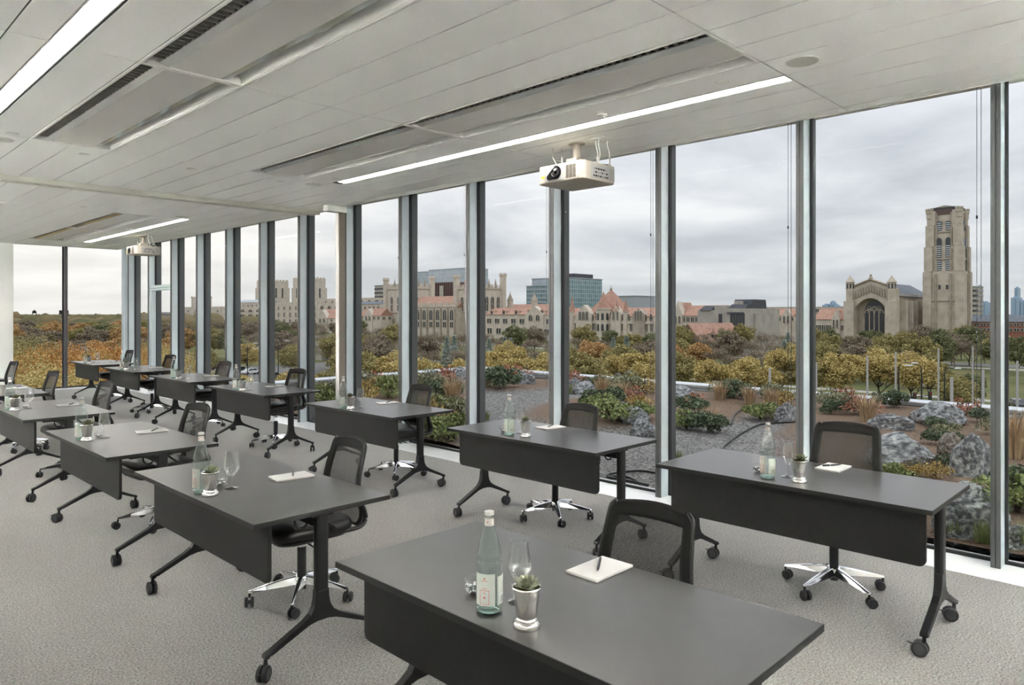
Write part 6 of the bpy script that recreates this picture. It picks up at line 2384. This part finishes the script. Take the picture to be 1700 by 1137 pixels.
o, ya, yb, zt = slab('glass_hospital', 'teal glass office tower with a thin overhanging roof behind the red roofs', 520, 48, 908, 948, 462.5, m_teal)
MB().box(530, 560, ya + 5, yb - 12, zt, zt + 5).build('plant_room', m_sdark, o)
slab('glass_wing', 'lower banded glass wing beside the teal tower', 520, 30, 874, 908, 475, m_teal, 6, m_cgrey)
slab('glass_wing', 'upper pale glass wing beside the teal tower', 545, 30, 883, 908, 463, m_pglass)
slab('research_block', 'pale ribbed glass block behind the library towers, taller of two', 600, 40, 712, 772, 447, m_pglass)
slab('research_block', 'pale ribbed glass block behind the library towers, lower of two', 648, 20, 683, 708, 452, m_pglass)
o, ya, yb, zt = slab('brown_slab_tower', 'pair of ribbed red-brown slabs behind the hall roof', 430, 20, 716, 754, 469, mat('red_brown_slab', S(122, 96, 90), .8))
for y in spread(ya, yb, 11):
    MB().box(429, 430.2, y - .5, y + .5, GZ, zt).build('rib', mat('slab_rib', S(92, 72, 70), .8), o)
MB().box(428.5, 431, (ya + yb) / 2 - 2.6, (ya + yb) / 2 + 2.6, GZ, zt - 3).build('stair_shaft', m_concb, o)
slab('banded_office', 'cream office block with dark window bands left of the library', 440, 20, 622, 652, 474, m_concb, 5)
slab('grey_lab', 'grey metal clad laboratory behind the pyramid roof, larger part', 520, 30, 1018, 1056, 492, m_cgrey, 0)
slab('grey_lab', 'grey metal clad laboratory behind the pyramid roof, right part', 560, 30, 1052, 1092, 493.5, m_cgrey, 1)

# ---- campus to the left
for pl, pr, top in ((424, 462, 467), (484, 526, 463)):
    X = 430.0
    o = bld('stone_tower', 'tall square limestone tower with narrow belfry slots, %s of the pair' % ('right' if pl > 450 else 'left'), X, pl)
    ya, yb = Y(pr - (pr - pl) * .42, X), Y(pl, X)
    W_ = yb - ya
    for t0, t1, ins in ((560, 478, 0), (478, top, 1.2)):
        MB().box(X + ins, X + W_ * .8 - ins, ya + ins, yb - ins, GZ if t0 > 540 else Z(t0, pl, X), Z(t1, pl, X)).build('tower_stage', m_stone, o)
    for s_ in (.35, .65):
        z = Z(495, pl, X)
        MB().box(X - .1, X + .3, ya + W_ * s_ - 1.0, ya + W_ * s_ + 1.0, z, Z(479, pl, X)).build('slot', m_win, o)
        MB().box(X + W_ * .8 * s_ - 1.0, X + W_ * .8 * s_ + 1.0, ya - .1, ya + .3, z, Z(479, pl, X)).build('slot', m_win, o)
    c = MB()
    crenel(c, X + 1.2, X + W_ * .8 - 1.2, ya + 1.2, yb - 1.2, Z(top, pl, X), 1.4, 4)
    tag(c.build('battlement', m_stone, o), kind='stuff')
hall('long limestone hall with battlements below the pair of towers', 300, 20, 440, 528, 504, None, [(514, 508, 9, 2.6, True), (526, 519, 9, 2.6, False), (536, 530, 9, 2.6, False)], cren=True)
hall('limestone block with pale roof beside the pair of towers', 330, 24, 388, 430, 502, 498, [(512, 506, 6, 3, False), (522, 517, 6, 3, False)], roof=m_cgrey)
hall('stone block with flat roof right of the pair of towers', 360, 20, 536, 620, 495, None, [(503, 499, 7, 3.0, False), (512, 508, 7, 3, False)], cren=False)
hall('red gabled stone house below the flat roofed stone block', 285, 16, 526, 566, 528, 513, [(534, 530, 4, 2, False)], 0, [(536, 16, 514)])
hall('red roofed stone range at the foot of the left library tower', 288, 10, 598, 632, 524, 512, [(530, 526, 5, 2, False)], 0, [(612, 14, 512)])
hall('grey stone range with roof vents behind the red roofed range', 328, 14, 562, 632, 505, 501, [(514, 509, 10, 2.4, False)], roof=m_slate)
o = hall('pale stone hall with two round turrets at the far left of campus', 290, 22, 296, 396, 511, None, [(518, 514, 8, 3.5, True), (527, 522, 8, 3.5, False)], cren=True)
for px in (322, 347):
    crown_turret(o, 290, Y(px, 290), GZ, Z(492, px, 290), 2.6, m_stone)
hall('low modern glass hall at the left end of campus', 285, 30, 262, 288, 518, None, [(525, 520, 8, 5, False)], wall=m_cgrey, name='modern_hall')


def pavilion():
    X = 118.0
    o = bld('concrete_pavilion', 'small concrete stair pavilion with a flat canopy among the park trees', X, 545)
    ya, yb, zt = box_block(o, 'stair_tower', X, 5, 524, 534, 569, m_concb)
    yc, yd, z2 = box_block(o, 'canopy', X - 1, 8, 524, 556, 568, m_concb, base=Z(574, 540, X))
    MB().box(X + 3, X + 4, yc + .5, yc + 1.2, GZ, z2 - .6).build('column', m_concb, o)
    MB().box(X - .05, X + .1, ya + .3, yb - .3, Z(573, 529, X), Z(570, 529, X)).build('window', m_win, o)


pavilion()

# ---- the city skyline, far away
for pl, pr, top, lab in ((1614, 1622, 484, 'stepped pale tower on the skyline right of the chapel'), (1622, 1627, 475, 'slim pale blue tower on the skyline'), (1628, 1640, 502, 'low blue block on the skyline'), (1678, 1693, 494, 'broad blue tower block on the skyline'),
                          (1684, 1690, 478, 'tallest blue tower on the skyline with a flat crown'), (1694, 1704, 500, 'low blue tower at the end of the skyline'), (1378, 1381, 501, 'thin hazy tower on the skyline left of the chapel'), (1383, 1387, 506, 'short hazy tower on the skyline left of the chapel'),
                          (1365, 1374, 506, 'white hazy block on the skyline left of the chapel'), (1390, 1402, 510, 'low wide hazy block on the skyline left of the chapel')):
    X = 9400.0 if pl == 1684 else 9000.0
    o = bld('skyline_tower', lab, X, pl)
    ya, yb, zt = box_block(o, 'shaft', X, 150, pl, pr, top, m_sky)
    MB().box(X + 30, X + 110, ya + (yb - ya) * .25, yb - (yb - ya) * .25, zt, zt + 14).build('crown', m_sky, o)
    MB().box(X - 4, X, ya + (yb - ya) * .45, yb - (yb - ya) * .45, GZ, zt - 12).build('recess', mat('recess_haze_tint', S(132, 154, 176), .5), o)  # darker strip, its blue also carries the painted haze
o, ya, yb, zt = slab('white_apartment', 'white apartment block with dark balconies right of the chapel tower', 700, 20, 1612, 1623, 476, m_concb, 9)
for px, hgt, lab in ((57, 15.0, 'dark water tank on the treeline'), (106, 15.0, 'billboard on posts above the treeline')):
    dx, dy = ray(px)
    d = 700
    o = thing('roof_tank' if px == 57 else 'billboard', lab, 'structure', (dx * d, dy * d, GZ))
    for s_ in (-1, 1):
        MB().tube([(s_ * 1.6, 0, 0), (s_ * 1.6, 0, hgt + 1)], .35, 6).build('post', m_lpost, o)
    (MB().lathe([(1.5, hgt), (1.8, hgt + 2), (.3, hgt + 3.4)], 10) if px == 57 else MB().box(-4, 4, -.4, .4, hgt - 1, hgt + 3)).build('tank' if px == 57 else 'panel', m_lpost, o)
